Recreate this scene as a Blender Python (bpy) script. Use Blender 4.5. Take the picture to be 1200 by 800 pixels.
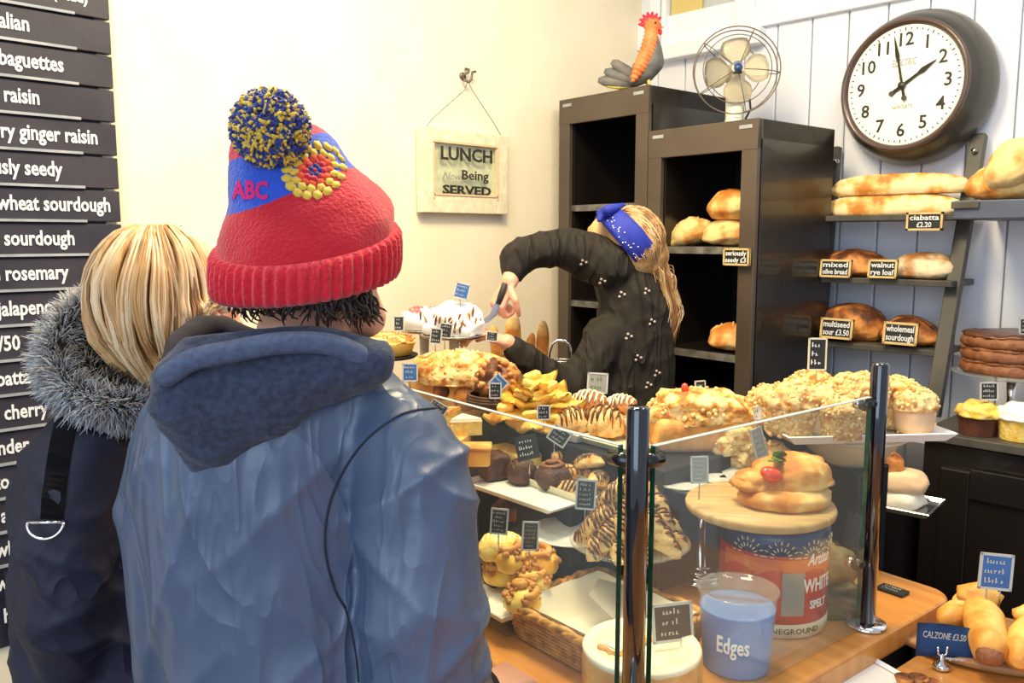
import bpy, bmesh, math, random
from mathutils import Vector, Matrix, noise, Euler
from mathutils.bvhtree import BVHTree
for o in list(bpy.data.objects): bpy.data.objects.remove(o)
SC = bpy.context.scene
COL = SC.collection
PI = math.pi
random.seed(7)
# ------------------------------------------------------------------ camera
CAMZ, YAW, PITCH, FPX = 1.60, math.radians(45.7), math.radians(7.04), 987.0
cd = bpy.data.cameras.new('camera'); cam = bpy.data.objects.new('camera', cd); COL.objects.link(cam)
cam.location = (0, 0, CAMZ); cam.rotation_euler = (PI/2 - PITCH, 0, YAW)
cd.sensor_width = 36; cd.lens = 36*FPX/1200; cd.clip_start = .05
SC.camera = cam
# ------------------------------------------------------------------ world, lamps, exposure
SC.view_settings.view_transform = 'Standard'; SC.view_settings.look = 'None'
SC.view_settings.gamma = 1; SC.view_settings.use_curve_mapping = False
SC.view_settings.exposure = 0.20
w = bpy.data.worlds.new('world'); SC.world = w; w.use_nodes = True
bg = w.node_tree.nodes['Background']; bg.inputs[0].default_value = (.80, .88, 1, 1); bg.inputs[1].default_value = .55
def area(name, loc, target, size, power, color, sy=None):
    l = bpy.data.lights.new(name, 'AREA'); l.energy = power; l.color = color; l.size = size
    if sy: l.shape = 'RECTANGLE'; l.size_y = sy
    o = bpy.data.objects.new(name, l); COL.objects.link(o); o.location = loc
    o.rotation_euler = (Vector(target)-Vector(loc)).to_track_quat('-Z', 'Y').to_euler(); return o
area('shop_window_light', (0.6, -2.2, 2.0), (-1.0, 1.2, 1.2), 2.6, 53, (.64, .80, 1.0), 2.2)
area('ceiling_lamp_light', (-1.15, 1.2, 2.9), (-1.1, 1.25, 0.9), .5, 44, (1.0, .80, .47))
area('ceiling_lamp_light', (-1.2, 0.2, 3.0), (-2.2, 0.9, 1.3), .5, 15, (1.0, .84, .58))
area('ceiling_lamp_light', (-0.3, 1.7, 3.0), (-0.4, 2.8, 1.3), .5, 13, (1.0, .86, .66))
# ------------------------------------------------------------------ geometry of the view, used to find real positions
F = Vector((-math.sin(YAW), math.cos(YAW), 0)); R = Vector((math.cos(YAW), math.sin(YAW), 0)); Z = Vector((0, 0, 1))
C0 = Vector((0, 0, CAMZ))
def ray(px, py):
    fw = F*math.cos(PITCH) - Z*math.sin(PITCH); up = F*math.sin(PITCH) + Z*math.cos(PITCH)
    return fw*FPX + R*(px-600) - up*(py-400)
def PZ(px, py, z): d = ray(px, py); return C0 + d*((z-CAMZ)/d.z)
def PX(px, py, x): d = ray(px, py); return C0 + d*(x/d.x)
def PY(px, py, y): d = ray(px, py); return C0 + d*(y/d.y)
def PD(px, py, dep): d = ray(px, py); return C0 + d*(dep/d.dot(F))
def PP(px, py, p0, n): d = ray(px, py); return C0 + d*((Vector(p0)-C0).dot(n)/d.dot(n))
def LV(px, py, dep):                     # lateral, depth, height in a frame turned like the viewer, floor origin below the camera
    p = PD(px, py, dep); return Vector((p.dot(R), p.dot(F), p.z))
# ------------------------------------------------------------------ materials
def lin(c):
    f = lambda v: (v/12.92 if v <= .04045 else ((v+.055)/1.055)**2.4)
    return tuple(f(x/255) for x in c) + (1,)
def mat(name, c1, c2=None, scale=20, rough=.6, bump=0, metal=0, coat=0, detail=4, stretch=None, lo=.35, hi=.65, kind='noise', spec=.5, c3=None, bscale=None, sss=0, sheen=0, trans=0):
    m = bpy.data.materials.new(name); m.use_nodes = True; nt = m.node_tree; b = nt.nodes['Principled BSDF']
    b.inputs['Base Color'].default_value = lin(c1); b.inputs['Roughness'].default_value = rough; b.inputs['Metallic'].default_value = metal
    b.inputs['Coat Weight'].default_value = coat; b.inputs['Specular IOR Level'].default_value = spec
    b.inputs['Sheen Weight'].default_value = sheen; b.inputs['Transmission Weight'].default_value = trans
    if sss: b.inputs['Subsurface Weight'].default_value = sss; b.inputs['Subsurface Radius'].default_value = (.02, .008, .004)
    tc = nt.nodes.new('ShaderNodeTexCoord'); mp = nt.nodes.new('ShaderNodeMapping'); nt.links.new(tc.outputs['Object'], mp.inputs[0])
    if stretch: mp.inputs['Scale'].default_value = stretch
    if c2:
        if kind == 'voronoi': n = nt.nodes.new('ShaderNodeTexVoronoi'); n.inputs['Scale'].default_value = scale; out = n.outputs['Distance']
        elif kind == 'wave': n = nt.nodes.new('ShaderNodeTexWave'); n.inputs['Scale'].default_value = scale; n.inputs['Distortion'].default_value = 4; n.inputs['Detail'].default_value = detail; out = n.outputs['Fac']
        else: n = nt.nodes.new('ShaderNodeTexNoise'); n.inputs['Scale'].default_value = scale; n.inputs['Detail'].default_value = detail; out = n.outputs['Fac']
        nt.links.new(mp.outputs[0], n.inputs['Vector'])
        cr = nt.nodes.new('ShaderNodeValToRGB'); cr.color_ramp.elements[0].position = lo; cr.color_ramp.elements[1].position = hi
        cr.color_ramp.elements[0].color = lin(c1); cr.color_ramp.elements[1].color = lin(c2)
        if c3: e = cr.color_ramp.elements.new((lo+hi)/2); e.color = lin(c3)
        nt.links.new(out, cr.inputs[0]); nt.links.new(cr.outputs[0], b.inputs['Base Color'])
    if bump:
        n2 = nt.nodes.new('ShaderNodeTexNoise'); n2.inputs['Scale'].default_value = bscale or scale*2; n2.inputs['Detail'].default_value = 5
        nt.links.new(mp.outputs[0], n2.inputs['Vector'])
        bp = nt.nodes.new('ShaderNodeBump'); bp.inputs['Strength'].default_value = min(1, bump); bp.inputs['Distance'].default_value = .004
        nt.links.new(n2.outputs['Fac'], bp.inputs['Height']); nt.links.new(bp.outputs[0], b.inputs['Normal'])
    return m
def wrinkle(m, scale, rot, stretch, dist, strength=1, power=3):   # fine ridged creases in the cloth, as relief
    nt = m.node_tree; b = nt.nodes['Principled BSDF']; tc = nt.nodes.new('ShaderNodeTexCoord'); mp = nt.nodes.new('ShaderNodeMapping'); mp.inputs['Rotation'].default_value = rot; mp.inputs['Scale'].default_value = stretch
    nt.links.new(tc.outputs['Object'], mp.inputs[0]); n = nt.nodes.new('ShaderNodeTexNoise'); n.inputs['Scale'].default_value = scale; n.inputs['Detail'].default_value = 2; n.inputs['Distortion'].default_value = .6; nt.links.new(mp.outputs[0], n.inputs['Vector'])
    a = nt.nodes.new('ShaderNodeMath'); a.operation = 'SUBTRACT'; a.inputs[1].default_value = .5; nt.links.new(n.outputs['Fac'], a.inputs[0])
    c = nt.nodes.new('ShaderNodeMath'); c.operation = 'ABSOLUTE'; nt.links.new(a.outputs[0], c.inputs[0])
    d = nt.nodes.new('ShaderNodeMath'); d.operation = 'MULTIPLY_ADD'; d.inputs[1].default_value = -4; d.inputs[2].default_value = 1; d.use_clamp = True; nt.links.new(c.outputs[0], d.inputs[0])
    e = nt.nodes.new('ShaderNodeMath'); e.operation = 'POWER'; e.inputs[1].default_value = power; nt.links.new(d.outputs[0], e.inputs[0])
    bp = nt.nodes.new('ShaderNodeBump'); bp.inputs['Strength'].default_value = strength; bp.inputs['Distance'].default_value = dist; nt.links.new(e.outputs[0], bp.inputs['Height'])
    old = b.inputs['Normal'].links[0].from_socket if b.inputs['Normal'].links else None
    if old: nt.links.new(old, bp.inputs['Normal'])
    nt.links.new(bp.outputs[0], b.inputs['Normal'])
def glassmat(name, tint=(.95, .985, .96), veil=.02):
    m = bpy.data.materials.new(name); m.use_nodes = True; nt = m.node_tree; nt.nodes.clear()
    o = nt.nodes.new('ShaderNodeOutputMaterial'); t = nt.nodes.new('ShaderNodeBsdfTransparent'); t.inputs[0].default_value = (*tint, 1)
    g = nt.nodes.new('ShaderNodeBsdfGlossy'); g.inputs['Roughness'].default_value = .03
    d = nt.nodes.new('ShaderNodeBsdfDiffuse'); d.inputs[0].default_value = (.8, .85, .8, 1)
    lw_ = nt.nodes.new('ShaderNodeLayerWeight'); lw_.inputs[0].default_value = .5
    pw_ = nt.nodes.new('ShaderNodeMath'); pw_.operation = 'POWER'; pw_.inputs[1].default_value = 4.5; nt.links.new(lw_.outputs['Facing'], pw_.inputs[0])
    fr = nt.nodes.new('ShaderNodeMath'); fr.operation = 'MULTIPLY_ADD'; fr.inputs[1].default_value = .7; fr.inputs[2].default_value = .03; nt.links.new(pw_.outputs[0], fr.inputs[0])
    m1 = nt.nodes.new('ShaderNodeMixShader'); m2 = nt.nodes.new('ShaderNodeMixShader'); m1.inputs[0].default_value = veil
    nt.links.new(t.outputs[0], m1.inputs[1]); nt.links.new(d.outputs[0], m1.inputs[2])
    nt.links.new(fr.outputs[0], m2.inputs[0]); nt.links.new(m1.outputs[0], m2.inputs[1]); nt.links.new(g.outputs[0], m2.inputs[2])
    nt.links.new(m2.outputs[0], o.inputs[0]); return m
M = {}
M['plaster'] = mat('cream_plaster', (246, 233, 202), (249, 238, 211), 6, .75, .12, bscale=60)
M['tg'] = mat('white_board_paint', (238, 240, 246), (232, 235, 243), 4, .5, .08, bscale=40)
M['trimw'] = mat('white_gloss_trim', (242, 243, 246), (236, 238, 242), 5, .4)
M['lower'] = mat('pale_blue_wall_paint', (196, 216, 236), (210, 226, 240), 5, .6)
M['floor'] = mat('floor_tile', (120, 108, 96), (138, 126, 112), 8, .5)
M['slate'] = mat('chalkboard_black', (44, 42, 54), (58, 54, 64), 7, .5, .1, bscale=50)
M['shelfedge'] = mat('worn_grey_shelf_edge', (74, 72, 66), (120, 118, 110), 30, .6)
M['alu'] = mat('dull_grey_ledge', (150, 156, 162), (176, 178, 180), 20, .5)
M['chalk'] = mat('chalk_white', (240, 240, 238), rough=.9)
M['chalkdim'] = mat('chalk_faded', (196, 196, 190), rough=.9)
M['cream'] = mat('cream_worn_wood', (240, 232, 200), (222, 210, 176), 30, .65, .3)
M['black'] = mat('black_brown_wood', (26, 21, 19), (34, 28, 24), 5, .3, .05, stretch=(1, 1, .15), coat=.25)
M['blackin'] = mat('black_cabinet_inside', (10, 9, 10), (15, 14, 14), 5, .55)
M['brownface'] = mat('dark_brown_cabinet_face', (74, 62, 52), (82, 70, 58), 6, .4, .05, coat=.2)
M['ladder'] = mat('grey_stained_wood', (62, 60, 54), (84, 80, 70), 14, .5, .2, stretch=(1, 1, .1))
M['shelfgrey'] = mat('slate_grey_shelf_paint', (70, 76, 92), (80, 88, 104), 9, .5)
M['steel'] = mat('brushed_steel', (180, 180, 178), rough=.25, metal=1)
M['chrome'] = mat('polished_chrome', (225, 225, 228), rough=.12, metal=1)
M['postblue'] = mat('glossy_dark_blue_steel', (14, 20, 34), rough=.12, metal=.35, coat=1, spec=.8)
M['postgrey'] = mat('dark_gunmetal', (38, 40, 42), rough=.25, metal=.6, coat=.5)
M['wood'] = mat('honey_oak', (214, 150, 76), (190, 124, 56), 3, .38, .06, stretch=(2, 14, 2), coat=.25, lo=.3, hi=.7)
M['board'] = mat('light_beech_board', (214, 180, 124), (180, 140, 88), 4, .5, .08, stretch=(2, 22, 2), lo=.3, hi=.7)
M['boarddark'] = mat('brown_board', (176, 130, 84), (150, 106, 64), 4, .5, .08, stretch=(2, 18, 2))
M['white'] = mat('white_glazed_china', (244, 243, 240), rough=.2, coat=.4)
M['paper'] = mat('greaseproof_paper', (244, 238, 222), (236, 228, 208), 6, .8, .1)
M['papergrey'] = mat('translucent_paper', (206, 200, 188), (214, 208, 196), 6, .8, .1)
M['bowl'] = mat('cream_stoneware', (228, 220, 190), (214, 204, 170), 12, .35, .05, coat=.3)
M['glass'] = glassmat('clear_glass', veil=.045)
M['glassveil'] = glassmat('plastic_film', (.97, .97, .97), .12)
M['glassedge'] = mat('green_glass_edge', (12, 82, 58), (8, 54, 40), 30, .15, coat=.6)
M['signblack'] = mat('black_sign_card', (30, 34, 34), (42, 46, 44), 12, .5)
M['signblue'] = mat('blue_sign_card', (48, 96, 158), (70, 122, 184), 12, .45)
M['signedge'] = mat('grey_sign_border', (190, 192, 190), rough=.5)
M['pine'] = mat('pine_sign_frame', (226, 196, 132), (206, 172, 108), 30, .55, .1)
M['wicker'] = mat('golden_wicker', (222, 168, 86), (160, 104, 42), 60, .5, .3)
M['wickerdark'] = mat('dark_wicker', (84, 58, 40), (58, 40, 30), 60, .5, .3)
# breads
M['crust'] = mat('golden_crust', (196, 118, 44), (242, 204, 134), 16, .6, .7, lo=.38, hi=.62, c3=(226, 160, 78))
M['crustpale'] = mat('pale_floured_crust', (240, 208, 140), (206, 136, 58), 14, .7, .7, lo=.4, hi=.64, c3=(238, 204, 138))
M['crustdark'] = mat('dark_baked_crust', (84, 46, 22), (216, 144, 66), 17, .6, .9, lo=.4, hi=.62, c3=(158, 92, 40))
M['crustflour'] = mat('floured_brown_crust', (176, 116, 60), (240, 218, 176), 16, .8, .6, lo=.4, hi=.6)
M['scorch'] = mat('scorched_ridge', (70, 42, 26), (110, 66, 36), 40, .7, .6)
M['baguette'] = mat('baguette_crust', (206, 130, 52), (248, 224, 168), 15, .6, .7, lo=.4, hi=.6, c3=(238, 190, 108))
M['choc'] = mat('dark_chocolate_cake', (64, 36, 26), (92, 54, 38), 60, .55, .9, bscale=160)
M['chocgloss'] = mat('chocolate_icing', (74, 44, 30), (104, 66, 46), 30, .3, .3)
M['chocmid'] = mat('milk_chocolate_frosting', (122, 74, 44), (150, 96, 60), 40, .6, .9)
M['yellow'] = mat('golden_puff_pastry', (230, 160, 50), (252, 222, 120), 18, .5, .6, c3=(248, 202, 88), lo=.36, hi=.6)
M['golden'] = mat('baked_calzone_dough', (206, 134, 50), (240, 196, 108), 16, .5, .7, c3=(228, 166, 76), lo=.38, hi=.62)
M['cornyellow'] = mat('yellow_cake_crumb', (236, 186, 64), (250, 224, 130), 50, .7, .8)
M['orange'] = mat('orange_glazed_tart', (240, 150, 40), (246, 180, 80), 20, .35, .2)
M['nut'] = mat('pale_nut_pieces', (240, 214, 152), (192, 130, 62), 60, .6, .5, c3=(238, 206, 140))
M['nutbase'] = mat('toffee_cake_coating', (196, 140, 74), (236, 206, 146), 60, .7, .9, bscale=140)
M['nutbrown'] = mat('toasted_nut_pieces', (170, 104, 52), (214, 158, 92), 40, .6, .3)
M['icing'] = mat('cream_icing', (250, 240, 206), (252, 246, 226), 20, .5, .4)
M['icingwhite'] = mat('white_icing', (250, 250, 246), rough=.5)
M['tan'] = mat('tan_cake_side', (232, 176, 98), (196, 126, 62), 26, .7, .6, lo=.42, hi=.7)
M['crumb'] = mat('browned_crumb_top', (170, 100, 40), (250, 222, 156), 38, .7, 1, c3=(228, 172, 88), lo=.38, hi=.6, bscale=110)
M['biscotti'] = mat('almond_biscotti', (206, 146, 72), (242, 206, 136), 46, .7, .8, lo=.38, hi=.6)
M['case'] = mat('beige_paper_case', (232, 200, 160), (222, 186, 144), 20, .8, .1)
M['casebrown'] = mat('brown_paper_case', (96, 52, 34), (84, 44, 30), 20, .7, .1)
M['red'] = mat('red_tin_print', (206, 48, 36), (196, 40, 32), 8, .35, coat=.3)
M['orangetin'] = mat('orange_tin_print', (226, 110, 60), rough=.35, coat=.3)
M['navytin'] = mat('navy_tin_print', (44, 66, 112), rough=.35, coat=.3)
M['creamtin'] = mat('cream_tin_print', (232, 214, 178), rough=.35, coat=.3)
M['greytin'] = mat('grey_label_print', (150, 152, 146), rough=.4)
M['cupblue'] = mat('pale_blue_label', (84, 130, 206), (120, 160, 222), 6, .4)
M['tomato'] = mat('red_tomato', (232, 70, 34), rough=.2, coat=.5)
M['leaf'] = mat('green_leaf', (96, 128, 48), (120, 150, 66), 20, .5)
M['salad'] = mat('olive_green_salad_wrap', (128, 116, 62), (70, 60, 38), 22, .4, .8)
M['pink'] = mat('pink_icing_flower', (228, 96, 96), (244, 170, 160), 20, .5)
M['clock'] = mat('clock_case_dark_green', (52, 50, 42), (60, 58, 50), 6, .35, coat=.3)
M['clockrim'] = mat('clock_rim_brown', (76, 56, 48), (84, 66, 56), 6, .3, coat=.4)
M['face'] = mat('cream_clock_face', (250, 250, 232), rough=.5)
M['ink'] = mat('dark_print', (44, 42, 40), rough=.6)
M['inkpale'] = mat('faded_print', (150, 150, 142), rough=.6)
M['pinkish'] = mat('x', (1, 1, 1))
M['wire'] = mat('brown_grey_wire', (112, 100, 88), rough=.4, metal=.5)
M['fanpaint'] = mat('cream_fan_enamel', (236, 232, 210), rough=.3, coat=.4)
M['fanblade'] = mat('worn_cream_blade', (232, 222, 190), (204, 196, 176), 8, .4, metal=.2)
M['rorange'] = mat('rooster_orange', (238, 112, 50), (246, 150, 90), 20, .5, .3)
M['rred'] = mat('rooster_comb_red', (226, 44, 62), rough=.45)
M['rgrey'] = mat('rooster_slate_grey', (92, 92, 92), (120, 116, 108), 25, .6, .4)
M['ryellow'] = mat('rooster_foot_yellow', (240, 214, 110), rough=.5)
M['blind'] = mat('yellow_blind', (226, 204, 130), (216, 192, 116), 3, .7)
M['paneg'] = mat('hazy_window_grey', (186, 190, 188), (196, 196, 190), 3, .3)
# people
M['skin'] = mat('skin', (226, 164, 136), (234, 178, 150), 12, .5, .1, sss=.15)
M['jacket'] = mat('slate_blue_jacket_cloth', (68, 84, 110), (78, 95, 124), 5, .42, .08, bscale=90, spec=.7)
wrinkle(M['jacket'], 5, (0, .7, 0), (1.6, 1, .45), .009, .7, 2.5); wrinkle(M['jacket'], 8, (0, .9, 0), (1.8, 1, .4), .004, .5, 4)
M['hood'] = mat('navy_jersey_hood', (38, 46, 66), (56, 66, 90), 120, .9, .4, sheen=.15, bscale=260)
M['hoodband'] = mat('hood_hem_band', (66, 78, 104), (78, 92, 120), 120, .8, .3, bscale=260)
M['lining'] = mat('dark_hood_lining', (26, 24, 34), (34, 30, 42), 60, .9, .3)
M['seam'] = mat('dark_seam_thread', (34, 40, 56), rough=.8)
M['parka'] = mat('navy_parka_cloth', (22, 25, 46), (30, 31, 54), 6, .65, .15, bscale=120)
wrinkle(M['parka'], 6, (0, .4, 0), (1.2, 1, .8), .008, .7, 3)
M['strap'] = mat('black_strap', (22, 20, 28), rough=.6)
M['jeans'] = mat('dark_denim', (36, 42, 60), (44, 52, 72), 60, .85, .3)
M['shoe'] = mat('brown_shoe', (60, 44, 34), rough=.5)
M['knitred'] = mat('red_knit', (196, 8, 34), (216, 16, 46), 140, .9, .9, bscale=220, sheen=.3)
M['yblue'] = mat('blue_yarn', (36, 52, 130), rough=.9, sheen=.3)
M['yyellow'] = mat('yellow_yarn', (222, 186, 60), rough=.9, sheen=.3)
M['ydark'] = mat('maroon_yarn', (74, 40, 70), rough=.9, sheen=.3)
M['yroyal'] = mat('royal_blue_yarn', (28, 72, 186), rough=.9, sheen=.3)
M['ymag'] = mat('magenta_yarn', (206, 30, 110), rough=.9)
M['yorange'] = mat('orange_yarn', (226, 84, 44), rough=.9)
M['darkhair'] = mat('dark_brown_hair', (46, 34, 30), (70, 56, 50), 60, .4, stretch=(1, 1, .2))
M['blond'] = mat('honey_blond_hair', (160, 114, 66), (224, 188, 134), 34, .42, stretch=(1, 1, .12), c3=(194, 148, 92))
M['blond2'] = mat('blond_lighter_strand', (236, 214, 176), (206, 168, 120), 30, .38, stretch=(1, 1, .2))
M['blond3'] = mat('blond_darker_strand', (118, 82, 50), (160, 116, 72), 30, .4, stretch=(1, 1, .2))
M['fur'] = mat('grey_fur_tip', (176, 178, 182), (136, 136, 140), 20, .8)
M['furbrown'] = mat('brown_fur_root', (84, 72, 56), (58, 48, 40), 20, .9)
M['bandana'] = mat('royal_blue_bandana', (36, 56, 176), (30, 44, 150), 20, .7)
M['sweat'] = mat('charcoal_sweatshirt', (34, 30, 25), (42, 37, 30), 50, .8, .2, spec=.35)
wrinkle(M['sweat'], 7, (0, -.5, 0), (2.2, 1, .5), .012, .9, 3)
M['petal'] = mat('pale_print_petals', (196, 178, 168), rough=.8)
M['blade'] = mat('knife_steel', (200, 200, 216), rough=.25, metal=.8)
del M['pinkish']; bpy.data.materials.remove(bpy.data.materials['x'])
# ------------------------------------------------------------------ object helpers
def obj(name, bm, m, parent=None, smooth=True, recalc=True):
    if isinstance(bm, bmesh.types.BMesh):
        if recalc: bmesh.ops.recalc_face_normals(bm, faces=bm.faces)
        me = bpy.data.meshes.new(name); bm.to_mesh(me); bm.free()
    else: me = bm
    if len(me.materials): me.materials.clear()
    for q in (m if isinstance(m, (list, tuple)) else [m]): me.materials.append(M[q] if isinstance(q, str) else q)
    if smooth: me.polygons.foreach_set('use_smooth', [True]*len(me.polygons))
    o = bpy.data.objects.new(name, me); COL.objects.link(o)
    if parent: o.parent = parent
    if smooth == 'auto':
        pass
    return o
def flat(name, bm, m, parent=None): return obj(name, bm, m, parent, smooth=False)
def thing(name, label, cat, loc=(0, 0, 0), rz=0, group=None, rot=None):
    o = bpy.data.objects.new(name, None); COL.objects.link(o); o.empty_display_size = .05
    o.location = loc; o.rotation_euler = rot if rot else (0, 0, rz); o['label'] = label; o['category'] = cat
    if group: o['group'] = group
    return o
def tag(o, label, cat, group=None):
    o['label'] = label; o['category'] = cat
    if group: o['group'] = group
    return o
def struct(name, bm, m, parent=None, smooth=False):
    o = obj(name, bm, m, parent, smooth=smooth); o['kind'] = 'structure'; return o
def copy_tree(o, parent=None):
    c = o.copy(); COL.objects.link(c); c.parent = parent
    for ch in list(o.children): copy_tree(ch, c)
    return c
def NB(): return bmesh.new()
def box(bm, c, s, rot=None, bev=0, seg=2):
    r = bmesh.ops.create_cube(bm, size=1); vs = r['verts']
    mt = Matrix.Translation(c) @ (rot.to_matrix().to_4x4() if isinstance(rot, Euler) else (rot if rot else Matrix())) @ Matrix.Diagonal((*s, 1))
    bmesh.ops.transform(bm, matrix=mt, verts=vs)
    if bev:
        es = list({e for v in vs for e in v.link_edges})
        bmesh.ops.bevel(bm, geom=es, offset=bev, segments=seg, affect='EDGES', profile=.5)
    return bm
def cyl(bm, a, b, r, r2=None, seg=16, caps=True):
    a, b = Vector(a), Vector(b); d = b-a
    r2 = r if r2 is None else r2
    mt = Matrix.Translation((a+b)/2) @ d.to_track_quat('Z', 'Y').to_matrix().to_4x4()
    bmesh.ops.create_cone(bm, cap_ends=caps, segments=seg, radius1=r, radius2=r2, depth=d.length, matrix=mt); return bm
def sph(bm, c, r, sub=2, rot=None):
    s = (r, r, r) if isinstance(r, (int, float)) else r
    mt = Matrix.Translation(c) @ (rot.to_matrix().to_4x4() if rot else Matrix()) @ Matrix.Diagonal((*s, 1))
    bmesh.ops.create_icosphere(bm, subdivisions=sub, radius=1, matrix=mt); return bm
def lathe(bm, prof, c=(0, 0, 0), seg=32, sx=1, sy=1, close=True):
    c = Vector(c); rings = []
    for r, z in prof:
        if r < 1e-5: rings.append([bm.verts.new(c+Vector((0, 0, z)))])
        else: rings.append([bm.verts.new(c+Vector((r*sx*math.cos(2*PI*i/seg), r*sy*math.sin(2*PI*i/seg), z))) for i in range(seg)])
    for A, B in zip(rings, rings[1:]):
        for i in range(seg):
            j = (i+1) % seg
            if len(A) == 1 and len(B) == 1: continue
            if len(A) == 1: bm.faces.new((A[0], B[i], B[j]))
            elif len(B) == 1: bm.faces.new((A[i], A[j], B[0]))
            else: bm.faces.new((A[i], A[j], B[j], B[i]))
    return bm
def tube(bm, pts, r, seg=6, closed=False):
    pts = [Vector(p) for p in pts]; n = len(pts); rings = []; up0 = None
    for i, p in enumerate(pts):
        t = (pts[(i+1) % n]-pts[i-1]) if closed else (pts[min(i+1, n-1)]-pts[max(i-1, 0)])
        if t.length < 1e-9: t = Vector((0, 0, 1))
        t.normalize()
        if up0 is None: up0 = t.orthogonal().normalized()
        else:
            up0 = up0-t*up0.dot(t)
            up0 = up0.normalized() if up0.length > 1e-6 else t.orthogonal().normalized()
        s = t.cross(up0); rr = r[i] if isinstance(r, (list, tuple)) else r
        rings.append([bm.verts.new(p+(up0*math.cos(2*PI*k/seg)+s*math.sin(2*PI*k/seg))*rr) for k in range(seg)])
    m = n if closed else n-1
    for i in range(m):
        A, B = rings[i], rings[(i+1) % n]
        for k in range(seg): bm.faces.new((A[k], A[(k+1) % seg], B[(k+1) % seg], B[k]))
    if not closed and seg > 2:
        bm.faces.new(rings[0][::-1]); bm.faces.new(rings[-1])
    return bm
def loft(bm, rings, seg=28, cap=True):       # rings: (cx, cy, z, rx, ry[, tiltmatrix])
    R_ = []
    for q in rings:
        cx, cy, z, rx, ry = q[:5]; e = q[5] if len(q) > 5 else 1
        row = []
        for i in range(seg):
            a = 2*PI*i/seg; ca, sa = math.cos(a), math.sin(a)
            row.append(bm.verts.new((cx+rx*math.copysign(abs(ca)**e, ca), cy+ry*math.copysign(abs(sa)**e, sa), z)))
        R_.append(row)
    for A, B in zip(R_, R_[1:]):
        for i in range(seg): bm.faces.new((A[i], A[(i+1) % seg], B[(i+1) % seg], B[i]))
    if cap: bm.faces.new(R_[0][::-1]); bm.faces.new(R_[-1])
    return bm
def chain(bm, pts, rs, sub=2, step=.3):       # dense spheres along a path, later fused by the voxel remesh
    for i in range(len(pts)-1):
        a, b = Vector(pts[i]), Vector(pts[i+1]); L = (b-a).length; n = max(1, int(L/(min(rs[i], rs[i+1])*step)))
        for k in range(n): t = k/n; sph(bm, a.lerp(b, t), rs[i]*(1-t)+rs[i+1]*t, sub)
    sph(bm, pts[-1], rs[-1], sub); return bm
def fuse(bm, voxel, smooth=4, disp=None):
    me = bpy.data.meshes.new('t'); bmesh.ops.recalc_face_normals(bm, faces=bm.faces); bm.to_mesh(me); bm.free()
    o = bpy.data.objects.new('t', me); COL.objects.link(o)
    r = o.modifiers.new('r', 'REMESH'); r.mode = 'VOXEL'; r.voxel_size = voxel
    if smooth: s = o.modifiers.new('s', 'SMOOTH'); s.factor = .5; s.iterations = smooth
    dg = bpy.context.evaluated_depsgraph_get(); out = bpy.data.meshes.new_from_object(o.evaluated_get(dg))
    bpy.data.objects.remove(o); bpy.data.meshes.remove(me)
    if disp:
        ns = [v.normal.copy() for v in out.vertices]
        for v, n in zip(out.vertices, ns): v.co += n*disp(v.co, n)
    return out
def txtmesh(s, size, off=0, ext=.0008, align='CENTER', shear=0, spacing=1):
    c = bpy.data.curves.new('t', 'FONT'); c.body = s; c.size = size; c.align_x = align; c.align_y = 'CENTER'; c.offset = off; c.extrude = ext
    c.shear = shear; c.space_character = spacing; c.resolution_u = 2
    o = bpy.data.objects.new('t', c); COL.objects.link(o); dg = bpy.context.evaluated_depsgraph_get()
    me = bpy.data.meshes.new_from_object(o.evaluated_get(dg)); bpy.data.objects.remove(o); bpy.data.curves.remove(c); return me
def text(name, s, size, m, parent, mt, off=0, ext=.0008, align='CENTER', shear=0, spacing=1, bend=None, width=None):
    me = txtmesh(s, size, off, ext, align, shear, spacing)
    if width:
        xs = [v.co.x for v in me.vertices]; k = width/max(1e-6, max(xs)-min(xs))
        for v in me.vertices: v.co.x *= k
    if bend:
        for v in me.vertices:
            a = v.co.x/bend; rr = bend+v.co.z; v.co = Vector((rr*math.sin(a), v.co.y, rr*math.cos(a)-bend))
    o = obj(name, me, m, parent, smooth=False); o.matrix_local = mt; return o
def frame(right, up, pos):                     # matrix with x along right, y along up, z out
    r = Vector(right).normalized(); u = Vector(up); u = (u-r*u.dot(r)).normalized(); n = r.cross(u)
    m = Matrix((r, u, n)).transposed().to_4x4(); m.translation = pos; return m
RT = frame((1, 0, 0), (0, 0, 1), (0, 0, 0))   # upright, facing -y
def nz(p, s, seed=0): return noise.noise(Vector(p)*s+Vector((seed*7.3, seed*3.1, seed*5.7)))
# ================================================================== THE SETTING
WX, WY = -2.20, 2.88
bm = NB(); box(bm, (-.2, .6, -.05), (5.2, 6.0, .1)); struct('floor', bm, 'floor')
bm = NB(); box(bm, (WX-.06, .6, 1.6), (.12, 5.0, 3.2)); struct('wall_left', bm, 'plaster')
bm = NB(); box(bm, (-.5, WY+.09, 1.6), (3.8, .12, 3.2)); wall_back = struct('wall_back', bm, 'tg')
zt = PY(1000, 9, WY-.01).z
pw = .131; x0 = WX-.04
me_p = None
for i in range(26):
    if me_p is None:
        bm = NB(); box(bm, (0, 0, 0), (pw-.005, .03, zt), bev=.004, seg=1); pl = flat('plank', bm, 'tg', wall_back); me_p = pl.data
    else: pl = bpy.data.objects.new('plank', me_p); COL.objects.link(pl); pl.parent = wall_back
    pl.location = (x0+pw*(i+.5), WY+.018, zt/2); pl['kind'] = 'structure'
# picture rail board with the shadow line
bm = NB(); box(bm, (-.5, WY+.005, zt+.05), (3.4, .05, .11), bev=.004)
struct('trim_1', bm, 'trimw')
bm = NB(); box(bm, (-.5, WY+.02, zt+.55), (3.4, .02, .9)); struct('trim_2', bm, 'trimw')
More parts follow.
